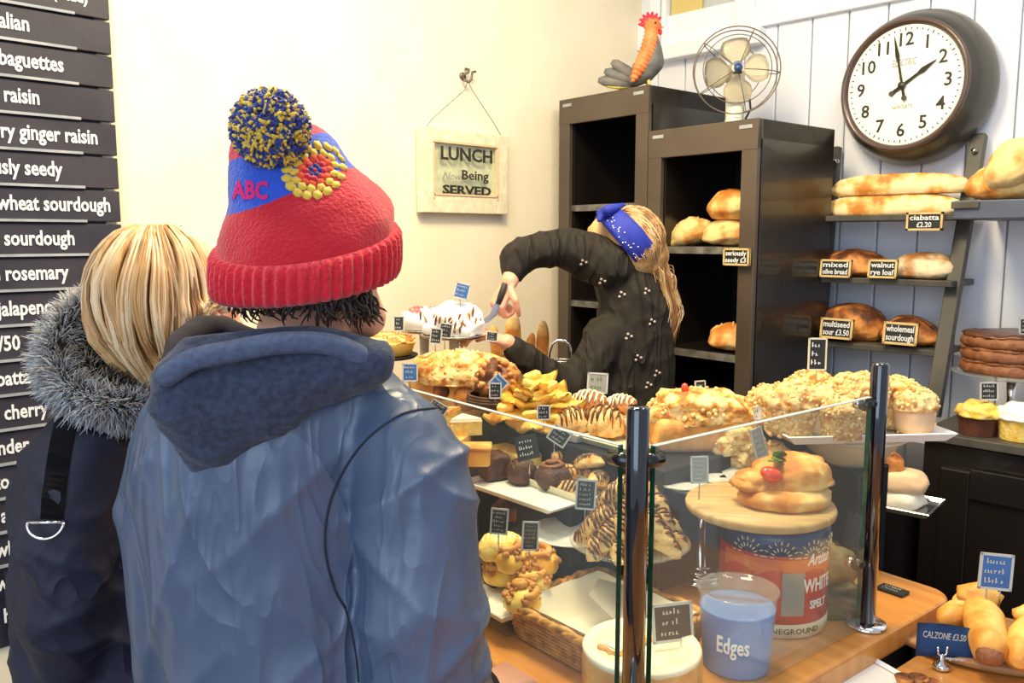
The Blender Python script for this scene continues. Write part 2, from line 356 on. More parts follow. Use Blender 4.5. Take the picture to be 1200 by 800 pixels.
# interior window at the top
wa = PY(784, 36, WY-.02); wb = PY(864, 20, WY-.02); zb = (wa.z+wb.z)/2-.055
bm = NB()
for cx, wd in ((wa.x-.055, .05), (wa.x-.012, .02), (wb.x+.04, .08)):
    box(bm, (cx, WY-.02, zb+.38), (wd, .05, .8), bev=.004)
box(bm, ((wa.x+wb.x)/2+.01, WY-.025, zb-.03), (wb.x-wa.x+.2, .06, .06), bev=.005)
win = struct('window_1', bm, 'trimw')
bm = NB(); box(bm, ((wa.x+wb.x)/2, WY+.0, zb+.35), (wb.x-wa.x, .008, .7)); p = flat('window_pane', bm, 'paneg', win)
bm = NB(); mx = wa.x+(wb.x-wa.x)*.5
box(bm, ((wa.x+mx)/2, WY-.012, zb+.36), (mx-wa.x-.01, .006, .7)); p = flat('window_blind', bm, 'blind', win)
# ------------------------------------------------------------------ menu board of slats
rows = [(-14, ''), (33-20, ''), ]
zA = PX(126, 47, WX).z; zB = PX(15, 716, WX).z           # centres of first named and last slat
n = 17; dz = (zA-zB)/n
names = ['italian', 'baguettes', '& raisin', 'cherry ginger raisin', 'seriously seedy', 'wholewheat sourdough', 'white sourdough', 'olive rosemary', 'cheddar jalapeno', '50/50', 'ciabatta', 'sour cherry', 'lavender', 'orzo', 'as', 'wh', 'wa', 'ha']
tx = [(35, 33), (75, 82), (47, 118), (115, 166), (73, 204), (130, 246), (88, 283), (80, 321), (62, 357), (24, 404), (36, 443), (56, 480), (34, 521), (11, 562), (17, 601), (19, 640), (18, 676), (22, 716)]
yr = PX(126, 47, WX).y; yl = yr-.95
board = thing('menu_board', 'tall black slatted chalkboard menu of bread names on the cream wall', 'menu board', (WX+.0012, yr, 0))
H = dz
def slat(k, z, y_left):
    bm = NB(); L = yr-y_left
    box(bm, (.012, -L/2, z), (.018, L, H-.006), bev=.0015, seg=1); s = flat('slat', bm, 'slate', board)
    return s
bm = NB(); box(bm, (.002, -.5, (zA+zB)/2+.08), (.004, .94, zA-zB+.32)); flat('backing', bm, 'slate', board)
hand = lambda me: me
for k in range(-2, n+1):
    z = zA-k*dz
    yl_k = yl if k < 16 else PX(3 if k == 16 else 6, 676 if k == 16 else 716, WX).y
    s = slat(k, z, yl_k)
    bm = NB(); box(bm, (.0245, -(yr-yl_k)/2-.04, z-H/2+.004), (.006, (yr-yl_k)-.08, .006)); flat('ledge', bm, 'alu', s)
    if k == -1:
        p = PX(104, 16, WX+.024); me_s, sz = '(head)', .034
    elif k >= 0: p = PX(*tx[k], WX+.024); me_s, sz = names[k], .048
    else: continue
    t = text('lettering', me_s, sz, 'chalk', s, frame((0, 1, 0), (0, 0, 1), (.0225, p.y-yr, z+.002)), off=.0011, ext=.0006, align='RIGHT', spacing=1.0); t.scale.x = .72 if k >= 0 else .9
# ------------------------------------------------------------------ hook and hanging sign
hk = PX(546, 92, WX+.02)
t = thing('wall_hook', 'small curled iron hook on the cream wall holding the lunch sign', 'hook', (WX, hk.y, hk.z))
bm = NB(); cyl(bm, (0, 0, .01), (.008, 0, .01), .012); obj('back_plate', bm, 'wire', t)
bm = NB(); tube(bm, [(.006, .01, .035), (.02, .014, .03), (.028, .004, .02), (.014, -.006, .012), (.014, -.002, -.005), (.03, .004, -.012), (.036, .01, -.002), (.03, .02, .022), (.03, .034, .026)], .0045, 8); obj('hook_arm', bm, 'wire', t)
tl, tr, bl, br = [PX(a, b, WX+.03) for a, b in ((493, 149), (595, 158), (493, 249), (594, 251))]
yc = (tl.y+tr.y+bl.y+br.y)/4; zc = (tl.z+tr.z+bl.z+br.z)/4; wS = (tr.y-tl.y+br.y-bl.y)/2; hS = (tl.z-bl.z+tr.z-br.z)/2
sg = thing('framed_sign', 'square cream chipped frame sign reading LUNCH Now Being SERVED', 'sign', (WX, yc, zc))
bm = NB(); fw = wS*.13
for sy in (-1, 1): box(bm, (.02, sy*(wS-fw)/2, 0), (.028, fw, hS), bev=.003)
box(bm, (.02, 0, (hS-fw*.8)/2), (.026, wS-.004, fw*.8), bev=.003); box(bm, (.02, 0, -(hS-fw*1.2)/2), (.026, wS-.004, fw*1.2), bev=.003)
obj('frame', bm, 'cream', sg, smooth=False)
bm = NB()
for sy in (-1, 1): box(bm, (.03, sy*(wS/2-fw), 0), (.012, .007, hS-fw*1.9))
box(bm, (.03, 0, hS/2-fw*.85), (.012, wS-2*fw, .006)); box(bm, (.03, 0, -hS/2+fw*1.2), (.012, wS-2*fw, .006)); flat('inner_moulding', bm, 'case', sg)
bm = NB(); box(bm, (.012, 0, 0), (.008, wS-fw, hS-fw)); flat('sign_panel', bm, 'cream', sg)
bm = NB(); box(bm, (.0285, 0, 0), (.003, wS-2*fw+.004, hS-1.9*fw)); flat('glass_front', bm, 'glass', sg)
iw = wS-2*fw
for s, z, x, sz, wd in (('LUNCH', .21, 0.01, .06, .80), ('Being', -.02, .13, .044, .42), ('SERVED', -.2, .01, .040, .76)):
    text('lettering', s, sz, 'ink', sg, frame((0, 1, 0), (0, 0, 1), (.034, x*iw, z*iw-.004)), off=.0006 if s == 'Being' else .0014, ext=.0008, width=iw*wd)
text('lettering', 'Now', .036, 'inkpale', sg, frame((0, 1, 0), (0, 0, 1), (.034, -.24*iw, -.016)), off=0, ext=.0006, shear=.4, width=iw*.3)
bm = NB(); hx = Vector((.028, hk.y-yc, hk.z-zc-.008))
tube(bm, [(.03, -wS*.46, hS/2-.01), (.03, -wS*.36, hS/2+.03), (.03, hx.y-.012, hx.z-.03), hx], .0013, 5)
tube(bm, [(.03, wS*.44, hS/2-.01), (.03, wS*.34, hS/2+.035), (.03, hx.y+.02, hx.z-.03), hx], .0013, 5)
obj('hanging_wire', bm, 'wire', sg)
# ------------------------------------------------------------------ black cabinets
CR = math.radians(-4.5)
ca, sa = math.cos(CR), math.sin(CR)
def cabinet(name, label, loc, wd, dp, h, shelves, lab):
    t = thing(name, label, 'cabinet', loc, CR)
    th = .055
    for sx in (0, 1):
        bm = NB(); box(bm, (th/2+sx*(wd-th), dp/2+.01, h/2), (th, dp-.02, h), bev=.002); flat('side_panel', bm, 'black', t)
    bm = NB(); box(bm, (wd/2, dp/2, h-.03), (wd+.0, dp, .06), bev=.003); flat('top_panel', bm, 'black', t)
    bm = NB(); box(bm, (wd/2, dp-.01, h/2), (wd-.1, .012, h-.04)); flat('back_panel', bm, 'blackin', t)
    bm = NB()
    for sx in (0, 1): box(bm, (th/2+sx*(wd-th), .004, h/2-.01), (th, .018, h-.02), bev=.002)
    box(bm, (wd/2, .0035, h-.045), (wd, .019, .09), bev=.002); flat('face_frame', bm, 'brownface', t)
    for z in shelves:
        bm = NB(); box(bm, (wd/2, dp/2+.01, z), (wd-2*th, dp-.03, .024), bev=.002); flat('shelf', bm, 'black', t)
        bm = NB(); box(bm, (wd/2, .012, z), (wd-2*th, .006, .022)); flat('shelf_edge', bm, 'shelfedge', t)
    bm = NB(); box(bm, (wd/2, dp/2, .04), (wd-.02, dp-.04, .08)); flat('plinth', bm, 'black', t)
    for sx in (.1, .9):
        bm = NB(); box(bm, (wd*sx, -.0065, h-.022), (.045, .003, .011), bev=.001); flat('corner_tag', bm, 'alu', t)
    return t
c1 = Vector((-2.15, 2.346, 0))
def cabpt(u, v): return Vector((c1.x+u*ca-v*sa, c1.y+u*sa+v*ca, 0))
h1 = PD(657, 118, c1.dot(F)).z; p2 = cabpt(.433, 0); h2 = PD(768, 154, p2.dot(F)).z
n_cab = Vector((-sa, ca, 0))
def cz(px, py): return PP(px, py, c1, n_cab).z
cab1 = cabinet('tall_cabinet', 'taller dark bookcase cabinet in the corner carrying the rooster', c1, .43, .42, h1, [cz(695, 243), cz(690, 357), .75, .4], 0)
s_a, s_b, s_c = cz(800, 293), cz(835, 418), .72
cab2 = cabinet('tall_cabinet', 'lower dark bookcase cabinet under the fan with loaves on its shelves', p2, .42, .42, h2, [s_a, s_b, s_c, .4], 0)
# ================================================================== signs, shared
def squig(bm, w_, y, h, seed, z=.0, cov=.8):          # a line of small chalk marks: writing too small to read
    rr = random.Random(seed); x = -w_*cov/2
    while x < w_*cov/2-h:
        L = h*rr.uniform(.35, .7); hh = h*rr.choice((.55, .6, .62, 1))
        box(bm, (x+L/2, y+(hh-h*.6)/2, z), (h*.2, hh, .0006)); 
        if rr.random() < .75: box(bm, (x+L/2+h*.12, y+h*.18*rr.choice((-1, 0, 1)), z), (L*.8, h*.18, .0006))
        x += L+h*.18
        if rr.random() < .16: x += h*.5
def price_sign(label, p, w_, h_, face='signblack', edge='signedge', lines=3, yaw=0, tilt=-.15, roll=0, pin=.05, words=None, seed=1, group=None, pins=1, dep=None, cat='price sign', chalk='chalk', wood=False):
    t = thing('price_sign', label, cat, p, rot=Euler((0, 0, YAW+yaw)), group=group)
    q = Euler((tilt, roll, 0)).to_matrix().to_4x4(); q.translation = (0, 0, 0)
    sgn = bpy.data.objects.new('x', None) if False else None
    mt = q @ Matrix.Translation((0, 0, h_/2))
    def put(bm): bmesh.ops.transform(bm, matrix=mt, verts=bm.verts); return bm
    bm = NB(); box(bm, (0, 0, 0), (w_, .0018 if not wood else .006, h_), bev=.0006, seg=1); card = flat('card', put(bm), face, t)
    b = (.055 if not wood else .09)*min(w_, h_)+.0012; e = .0034 if not wood else .011
    bm = NB()
    for s in (-1, 1):
        box(bm, (s*(w_-b)/2, 0, 0), (b, e, h_)); box(bm, (0, 0, s*(h_-b)/2), (w_, e, b))
    flat('border', put(bm), edge, t)
    yy = -e/2-.0002
    if words:
        n_ = len(words)
        for i, wd_ in enumerate(words):
            s_, rel = wd_ if isinstance(wd_, tuple) else (wd_, .8)
            hh = h_*.78/n_
            text('lettering', s_, min(hh*1.05, h_*.4), chalk, t, mt @ Matrix.Translation((0, yy, (n_/2-.5-i)*hh)) @ RT, off=hh*.015, ext=.0003, width=w_*rel)
    else:
        bm = NB(); hh = h_*.8/lines; rr = random.Random(seed)
        for i in range(lines): squig(bm, w_*.84, (lines/2-.5-i)*hh, hh*.55, seed*9+i, .0, cov=rr.uniform(.6, .95))
        bmesh.ops.transform(bm, matrix=mt @ Matrix.Translation((0, yy, 0)) @ RT, verts=bm.verts)
        lt = flat('lettering', bm, chalk, t); lt['kind'] = 'stuff'
    if pin:
        bm = NB()
        for s in ([0] if pins == 1 else [-.012, .012]): cyl(bm, (s, .002, -pin), (s, .002, .01), .0012, seg=6)
        obj('pin', bm, 'steel', t)
    return t
# ================================================================== rooster
rp = PD(752, 99, cabpt(.36, .08).dot(F)); rp.z = h1+.001
rt = thing('rooster_figurine', 'orange and slate-grey carved rooster with red comb standing on the taller cabinet', 'figurine', rp, YAW)
s_ = rp.dot(F)/994; rx = lambda px, py, d=0: ((px-748)*s_, d, (99-py)*s_)
bm = NB()
chain(bm, [rx(740, 88), rx(750, 78), rx(758, 68), rx(760, 55), rx(759, 42)], [.025, .044, .046, .032, .021], 2, .25); 
bm2 = fuse(bm, .004, 6); body = obj('body', bm2, 'rgrey', rt)
bm = NB(); chain(bm, [rx(758, 31, -.006), rx(757, 42, -.012), rx(752, 60, -.022), rx(744, 76, -.03), rx(738, 88, -.026)], [.022, .026, .027, .024, .013], 2, .25)
sph(bm, rx(759, 29, -.002), (.03, .026, .028)); obj('hackle', fuse(bm, .0035, 5, lambda p, n: .002*math.sin(p.z*400+p.x*200)), 'rorange', rt)
bm = NB()
for k in range(7):
    a = math.radians(35+k*24); c = Vector(rx(757, 27)); tube(bm, [c, c+Vector((math.cos(a), 0, math.sin(a)))*.022, c+Vector((math.cos(a), 0, math.sin(a)))*.042], [.012, .01, .003], 8)
obj('comb', bm, 'rred', rt)
bm = NB(); cyl(bm, rx(764, 30), rx(772, 30), .008, .001, 8); obj('beak', bm, 'rorange', rt)
bm = NB(); sph(bm, rx(768, 35), (.007, .006, .011)); obj('wattle', bm, 'rred', rt)
bm = NB(); sph(bm, rx(761, 27, -.026), .004, 1); obj('eye', bm, 'ink', rt)
for k, (ax, ay, bx_, by_, m_) in enumerate(((742, 86, 713, 68, 'rgrey'), (742, 90, 705, 78, 'rgrey'), (742, 92, 698, 88, 'rgrey'), (736, 93, 704, 90, 'ryellow'))):
    bm = NB(); a = Vector(rx(ax, ay, .004*k)); b = Vector(rx(bx_, by_, .01*k-.01)); tube(bm, [a, a.lerp(b, .4), a.lerp(b, .85), b], [.012, .02, .017, .008], 8)
    for v in bm.verts: v.co.y *= .5
    obj('tail_feather', bm, m_, rt)
for d in (-.016, .016):
    bm = NB(); cyl(bm, rx(754, 84, d), rx(756, 97, d), .006, .005, 8)
    for a in (-.5, 0, .5): b = Vector(rx(756, 98, d)); tube(bm, [b, b+Vector((math.cos(a), math.sin(a)*.8, 0))*.03], [.006, .003], 6)
    tube(bm, [rx(756, 98, d), rx(744, 98, d)], [.006, .003], 6); obj('foot', bm, 'ryellow', rt)
# ================================================================== desk fan
fp = PD(860, 137, p2.dot(F)+.06); fp.z = h2+.001
ft = thing('desk_fan', 'vintage cream desk fan with thin round wire cage on the lower cabinet', 'fan', fp, YAW-.15)
sf = fp.dot(F)/994; fz = lambda py: (138-py)*sf
bm = NB(); lathe(bm, [(0, 0), (.062, 0), (.064, .008), (.055, .018), (.03, .03), (.026, .05), (.026, fz(100)), (.02, fz(92)), (0, fz(90))], seg=28, sx=1.1); obj('base', bm, 'fanpaint', ft)
ch = Vector((0, -.04, fz(70))); RC = 48*sf
bm = NB(); sph(bm, (0, .035, ch.z), (.036, .06, .038)); cyl(bm, (0, .03, fz(96)), (0, .03, ch.z), .014); obj('motor_housing', bm, 'fanpaint', ft)
for r_, d_, wr in ((RC, .0, .0021), (RC*.78, -.022, .0016), (RC*.96, .03, .0021), (RC*.6, .05, .0015)):
    bm = NB(); tube(bm, [ch+Vector((r_*math.cos(a), d_, r_*math.sin(a))) for a in [2*PI*i/48 for i in range(48)]], wr, 6, True); obj('cage_ring', bm, 'wire', ft)
for k in range(5):
    a = math.radians(68+72*k); u = Vector((math.cos(a), 0, math.sin(a)))
    bm = NB(); tube(bm, [ch+u*.02+Vector((0, -.034, 0)), ch+u*RC*.5+Vector((0, -.032, 0)), ch+u*RC*.78+Vector((0, -.022, 0)), ch+u*RC, ch+u*RC*.96+Vector((0, .03, 0)), ch+u*RC*.5+Vector((0, .055, 0)), ch+u*.03+Vector((0, .05, 0))], .0015, 6); obj('cage_wire', bm, 'wire', ft)
bm = NB(); cyl(bm, ch+Vector((0, -.05, 0)), ch+Vector((0, -.03, 0)), .021, .023, 24); hb = obj('hub_badge', bm, 'chrome', ft)
bm = NB(); cyl(bm, ch+Vector((0, -.052, 0)), ch+Vector((0, -.049, 0)), .014, .014, 20); obj('hub_centre', bm, 'navytin', hb)
for k in range(4):
    a0 = math.radians(95+90*k); bm = NB(); N = 8; g = []
    for i in range(N+1):
        rr_ = .018+(RC*.74-.018)*i/N; wdt = math.radians(12+30*math.sin(PI*min(1, .15+.75*i/N)))
        row = []
        for j in range(7):
            s = (j/6-.5)*2; a = a0+s*wdt; row.append(bm.verts.new(ch+Vector((rr_*math.cos(a), s*.016*(rr_/RC)+.002, rr_*math.sin(a)))))
        g.append(row)
    for i in range(N):
        for j in range(6): bm.faces.new((g[i][j], g[i][j+1], g[i+1][j+1], g[i+1][j]))
    bmesh.ops.solidify(bm, geom=bm.faces[:], thickness=.0012); obj('blade', bm, 'fanblade', ft)
bm = NB(); tube(bm, [(.035, .02, ch.z-.05), (.05, .0, ch.z-.09), (.055, .01, ch.z-.12), (.04, .02, ch.z-.15), (.045, .03, .05), (.04, .05, .02), (.08, .08, .006)], .0035, 6); obj('cord', bm, 'ink', ft)
# ================================================================== clock
cc = PY(1073, 103, WY-.06); cp = PY(1061, 100, WY-.1)
RO = .240
ck = thing('wall_clock', 'large round station clock with dark case and cream dial on white boards', 'clock', (cc.x, WY-.012, cc.z), -.09)
bm = NB(); lathe(bm, [(0, 0), (RO*.93, 0), (RO*.99, .01), (RO, .03), (RO*.98, .06), (RO*.93, .09), (RO*.87, .115), (RO*.82, .125)], seg=72)
bmesh.ops.transform(bm, matrix=Matrix.Rotation(PI/2, 4, 'X'), verts=bm.verts); obj('case', bm, 'clock', ck)
bm = NB(); RI = .180; lathe(bm, [(RO*.84, .12), (RO*.835, .132), (RO*.81, .136), (RI+.006, .13), (RI, .12)], seg=72)
bmesh.ops.transform(bm, matrix=Matrix.Rotation(PI/2, 4, 'X'), verts=bm.verts); obj('rim', bm, 'clockrim', ck)
bm = NB(); cyl(bm, (0, -.11, 0), (0, -.121, 0), RI+.004, seg=72); flat('dial', bm, 'face', ck)
for h in range(1, 13):
    a = math.radians(90-30*h); q = RI*.76
    text('numeral', str(h), .056, 'ink', ck, frame((1, 0, 0), (0, 0, 1), (q*math.cos(a), -.122, q*math.sin(a))), off=.0008, ext=.0006)
bm = NB()
for i in range(60):
    a = 2*PI*i/60; L = .01 if i % 5 == 0 else .006
    box(bm, (RI*.94*math.cos(a), -.1222, RI*.94*math.sin(a)), (L, .001, .003), rot=Matrix.Rotation(-a, 4, 'Y'))
mm_ = flat('minute_marks', bm, 'ink', ck); mm_['kind'] = 'stuff'
def hand(nm, ang, L, wd, y):
    a = math.radians(90-ang); bm = NB(); u = Vector((math.cos(a), 0, math.sin(a))); v = Vector((-u.z, 0, u.x))
    ps = [u*-.035-v*wd*.7, u*-.035+v*wd*.7, u*L*.45+v*wd*.5, u*L*.6+v*wd, u*L-v*0+v*.001, u*L-v*.001, u*L*.6-v*wd, u*L*.45-v*wd*.5]
    f = bm.faces.new([bm.verts.new(p+Vector((0, y, 0))) for p in ps]); bmesh.ops.solidify(bm, geom=[f], thickness=.002)
    cyl(bm, u*-.04+Vector((0, y-.002, 0)), u*-.04+Vector((0, y+.002, 0)), .008, seg=14); flat(nm, bm, 'clock', ck)
hand('minute_hand', 348, RI*.86, .0065, -.128); hand('hour_hand', 58, RI*.66, .009, -.125)
bm = NB(); cyl(bm, (0, -.12, 0), (0, -.134, 0), .011, seg=20); obj('hand_boss', bm, 'clock', ck)
text('maker_mark', 'ELECTRIC', .03, 'inkpale', ck, frame((1, 0, 0), (0, 0, 1), (.0, -.122, RI*.38)), ext=.0005, width=RI*.42, shear=.2)
text('maker_mark', 'NEWGATE', .016, 'inkpale', ck, frame((1, 0, 0), (0, 0, 1), (.0, -.122, -RI*.36)), ext=.0005, width=RI*.36)
# ================================================================== breads
def bread(name, label, p, size, m='crust', rz=0, group=None, seed=0, slashes=0, lump=.12, flatz=.55, tilt=None, cat='bread', sq=1, scar=None, slash_m='crustpale'):
    t_rot = Euler(tilt) if tilt else Euler((0, 0, rz))
    l, w_, h = size; bm = NB(); bmesh.ops.create_icosphere(bm, subdivisions=4, radius=1)
    for v in bm.verts:
        x, y, z = v.co
        f = lambda a, e: math.copysign(abs(a)**e, a)
        x, y = f(x, sq), f(y, sq)
        d = 1+lump*noise.noise(Vector((x*1.6+seed*3.7, y*1.6, z*1.6)))+lump*.4*noise.noise(Vector((x*5, y*5+seed, z*5)))
        if z < 0: z *= flatz*.9; z = max(z, -.42)
        else:
            if slashes:
                for k in range(slashes):
                    c = (k+.5)/slashes*1.5-.75; dd = abs(x-c+y*.35); 
                    if dd < .14: d -= .07*(1-dd/.14)*z
        v.co = Vector((x*l/2*d, y*w_/2*d, (z*d+.42)*h/1.42))
    if group is None: group_ = {}
    o = obj(name, bm, m); o.location = p; o.rotation_euler = t_rot
    tag(o, label, cat, group)
    if slashes:
        for k in range(slashes):
            c = (k+.5)/slashes*1.5-.75; bm = NB(); pts = []
            for i in range(7):
                y = (i/6-.5)*.9; x = c-y*.35; zz = math.sqrt(max(0, 1-x*x-y*y))
                pts.append((x*l/2, y*w_/2, (zz*.97+.42)*h/1.42))
            tube(bm, pts, [.001, l*.012, l*.02, l*.024, l*.02, l*.012, .001], 6); obj('slash', bm, slash_m, o)
    if scar:
        bm = NB(); pts = []
        for i in range(12):
            x = (i/11-.5)*1.75; y = .12*math.sin(x*2+seed); zz = math.sqrt(max(0, 1-x*x-y*y)); pts.append((x*l/2, y*w_/2, (zz*.98+.42)*h/1.42+.001*random.uniform(-1, 2)))
        tube(bm, pts, [.001]+[h*random.uniform(.05, .1) for _ in range(10)]+[.001], 6); obj('ridge', bm, scar, o)
    return o
X0 = lambda px, py, z: PZ(px, py, z)
ydir = -YAW
def cs(px, py): p = PP(px, py, c1, n_cab); return p
# loaves in the lower cabinet
g = 'round loaves on the cabinet shelves'
zb_ = s_a+.0125
def incab(px, v, z):                   # point in the cabinet: pixel column, depth v behind its face
    p = PP(px, 300, cabpt(0, v), n_cab); return Vector((p.x, p.y, z))
bread('torpedo_loaf', 'pale torpedo loaf leaning left of the stacked pair in the lower cabinet', incab(812, .10, zb_+.004), (.17, .11, .09), 'crustpale', tilt=(0, -.32, CR+.1), seed=3, slashes=3, group=g)
bread('round_loaf', 'bottom loaf of the stacked pair in the lower cabinet', incab(856, .12, zb_+.004), (.17, .15, .085), 'crustpale', rz=CR, seed=5, group=g, sq=.8)
bread('round_loaf', 'top loaf of the stacked pair in the lower cabinet', incab(858, .12, zb_+.086), (.165, .15, .092), 'crust', rz=CR+.4, seed=8, slashes=2, group=g, sq=.8)
bread('round_loaf', 'single crusty loaf alone on the bottom seen shelf of the lower cabinet', incab(862, .09, s_b+.016), (.16, .13, .09), 'crust', rz=CR+.2, seed=11, slashes=3, group=g)
pp = cs(863, 311); price_sign('pine framed sign reading seriously seedy under the cabinet loaves', PP(863, 311, cabpt(0, -.02), n_cab), .092, .052, 'signblack', 'pine', words=['seriously', 'seedy £3'], yaw=CR-YAW, tilt=0, pin=0, wood=True)
# ================================================================== leaning ladder shelf
ztab = PY(1082, 505, 2.38).z
def ladpost(px0, py0, px1, py1, name='upright'):
    a = PY(px0, py0, WY-.03); b = PZ(px1, py1, ztab); return a, b
ra, _ = ladpost(1148, 158, 1092, 495); rb = PY(1092, 497, 2.60)
la = PY(986, 172, WY-.03); lb = PY(948, 440, 2.78)
lad = thing('ladder_shelf', 'grey leaning ladder shelf holding breads against the white boards', 'shelf', (la.x, WY-.1, ztab))
org = Vector(lad.location)
rb.z = ztab+.001
for a, b in ((la, lb), (ra, rb)):
    a = a-org; b = b-org; d = (b-a); 
    bm = NB(); L = d.length; rot = frame((1, 0, 0), d, (a+b)/2); box(bm, (0, 0, 0), (.042, L, .03), bev=.003); bmesh.ops.transform(bm, matrix=rot, verts=bm.verts); flat('upright', bm, 'ladder', lad)
shz = []
lad_y = lambda z: ra.y+(rb.y-ra.y)*(ra.z-z)/(ra.z-rb.z)
for i, (pxa, pxb, py) in enumerate(((957, 1128, 255), (957, 1115, 330), (957, 1101, 408))):
    y = 2.665-.01*i; z = PY((pxa+pxb)/2, py, y).z; xa, xb = PY(pxa, py, y).x, PY(pxb, py, y).x; z = (PY(pxa, py-1, y).z+PY(pxb, py+1, y).z)/2
    bm = NB(); box(bm, ((xa+xb)/2-org.x, (y+.1)-org.y, z-org.z), (xb-xa, .2, .018), bev=.002); flat('shelf_board', bm, 'ladder', lad); shz.append((y, z+.0095, xa, xb))
for a in (la, ra): 
    bm = NB(); cyl(bm, a-org+Vector((.0, -.025, -.05)), a-org+Vector((0, -.045, -.05)), .008, seg=10); obj('bolt', bm, 'steel', lad)
def onshelf(i, px, dy=.1): y, z, xa, xb = shz[i]; q = PY(px, 300, y+dy); return Vector((q.x, y+dy, z))
L0 = (PY(1120, 240, shz[0][0]+.1)-PY(962, 240, shz[0][0]+.1)).length
g = 'baguettes on the top ladder shelf'
bread('baguette', 'bottom baguette of the pair on the top ladder shelf', onshelf(0, 1040), (L0*.99, .095, .068), 'baguette', seed=2, group=g, lump=.06, sq=.55, flatz=.8)
bread('baguette', 'top baguette of the pair on the top ladder shelf', onshelf(0, 1046)+Vector((0, .0, .064)), (L0*1.0, .09, .066), 'baguette', seed=4, group=g, lump=.07, sq=.55, flatz=.8, slashes=0)
g = 'loaves on the ladder shelves'
bread('seeded_loaf', 'left loaf on the middle ladder shelf, brown with scorched ridge', onshelf(1, 1000), (.23, .15, .085), 'crustdark', seed=6, group=g, scar='scorch')
bread('floured_loaf', 'right loaf on the middle ladder shelf, dusted with flour', onshelf(1, 1084), (.2, .15, .082), 'crustflour', seed=7, group=g, sq=.8)
bread('dark_loaf', 'left dark loaf on the lowest ladder shelf with torn ridge', onshelf(2, 1002), (.235, .16, .115), 'crustdark', seed=9, group=g, scar='scorch', rz=.2)
bread('dark_loaf', 'right dark loaf on the lowest ladder shelf, smaller one', onshelf(2, 1072), (.19, .15, .088), 'crustdark', seed=10, group=g, scar='scorch', rz=-.2)
def shelfsign(i, pxa, pxb, pya, pyb, words, label, tilt=-.12, dy=-.012):
    y = shz[i][0]+dy; a = PY(pxa, pyb, y); b = PY(pxb, pya, y); w_ = b.x-a.x; c = PY((pxa+pxb)/2, pyb, y)
    price_sign(label, c, w_, b.z-a.z, 'signblack', 'pine', words=words, yaw=-YAW, tilt=tilt, pin=0, wood=True)
shelfsign(0, 1061, 1105, 248, 270, ['ciabatta', ('£2.20', .4)], 'pine framed sign reading ciabatta hanging on the top ladder shelf', 0)
shelfsign(1, 960, 997, 305, 325, ['mixed', 'olive bread'], 'pine framed sign before the seeded loaf on the middle ladder shelf')
shelfsign(1, 1016, 1051, 305, 326, ['walnut', 'rye loaf'], 'pine framed sign between the two loaves on the middle ladder shelf')
shelfsign(2, 960, 999, 376, 397, ['multiseed', 'sour £3.50'], 'pine framed sign before the left dark loaf on the lowest ladder shelf')
shelfsign(2, 1033, 1075, 381, 404, ['wholemeal', 'sourdough'], 'pine framed sign before the right dark loaf on the lowest ladder shelf')
price_sign('small upright cream-edged sign clipped beside the cabinet above the crumb cakes', PD(957, 434, 1.70), .037, .067, 'signblack', 'cream', lines=3, yaw=-.1, tilt=0, pin=.03, seed=5)
# upper right shelf with two rolls
y = 2.50; a = PY(1117, 246, y); b = PY(1290, 238, y); z = a.z
us = thing('wall_shelf', 'thick slate-grey shelf board at right holding large rolls', 'shelf', ((a.x+b.x)/2, WY, z))
bm = NB(); box(bm, (0, (y-WY)/2, 0), (b.x-a.x, WY-y-.004, .05), bev=.003); flat('shelf_board', bm, 'shelfgrey', us)
bm = NB(); box(bm, (-(b.x-a.x)/2+.03, -(WY-y)-.003, .013), (.07, .006, .02), bev=.002); flat('end_plate', bm, 'ladder', us)
g = 'large rolls on the upper right shelf'
q = PY(1180, 200, y+.12); bread('crusty_roll', 'orange-brown crusty roll lying at the left end of the upper right shelf', (q.x, y+.12, z+.027), (.2, .16, .105), 'crust', seed=12, group=g, slashes=1)
q = PY(1213, 200, y+.1); bread('crusty_roll', 'paler crusty roll stacked behind on the upper right shelf', (q.x, y+.08, z+.075), (.21, .17, .12), 'crustpale', seed=13, group=g, tilt=(0, -.5, 0))
# ================================================================== back counter
fy = 2.38; a = PY(1082, 505, fy)
bx0 = a.x; ztab = a.z
bc = thing('back_counter', 'dark brown panelled back counter with grey top against the boards', 'counter', (bx0+.75, WY, 0))
bm = NB(); box(bm, (0, (fy-WY)/2, (ztab-.03)/2), (1.5, WY-fy-.03, ztab-.03)); flat('carcass', bm, 'black', bc)
bm = NB(); box(bm, (0, (fy-WY)/2-.005, ztab-.012), (1.53, WY-fy-.004, .024), bev=.003); flat('worktop', bm, 'ladder', bc)
for k in range(2):
    cx = -.75+.06+.33+k*.72; 
    bm = NB(); box(bm, (cx, fy-WY+.01, ztab/2-.02), (.68, .02, ztab-.14), bev=.002); d = flat('door', bm, 'black', bc)
    bm = NB()
    for s in (-1, 1): box(bm, (cx+s*.3, fy-WY-.004, ztab/2-.02), (.07, .012, ztab-.14), bev=.002); box(bm, (cx, fy-WY-.0045, ztab/2-.02+s*(ztab/2-.1)), (.528, .011, .08), bev=.002)
    flat('door_frame', bm, 'black', d)
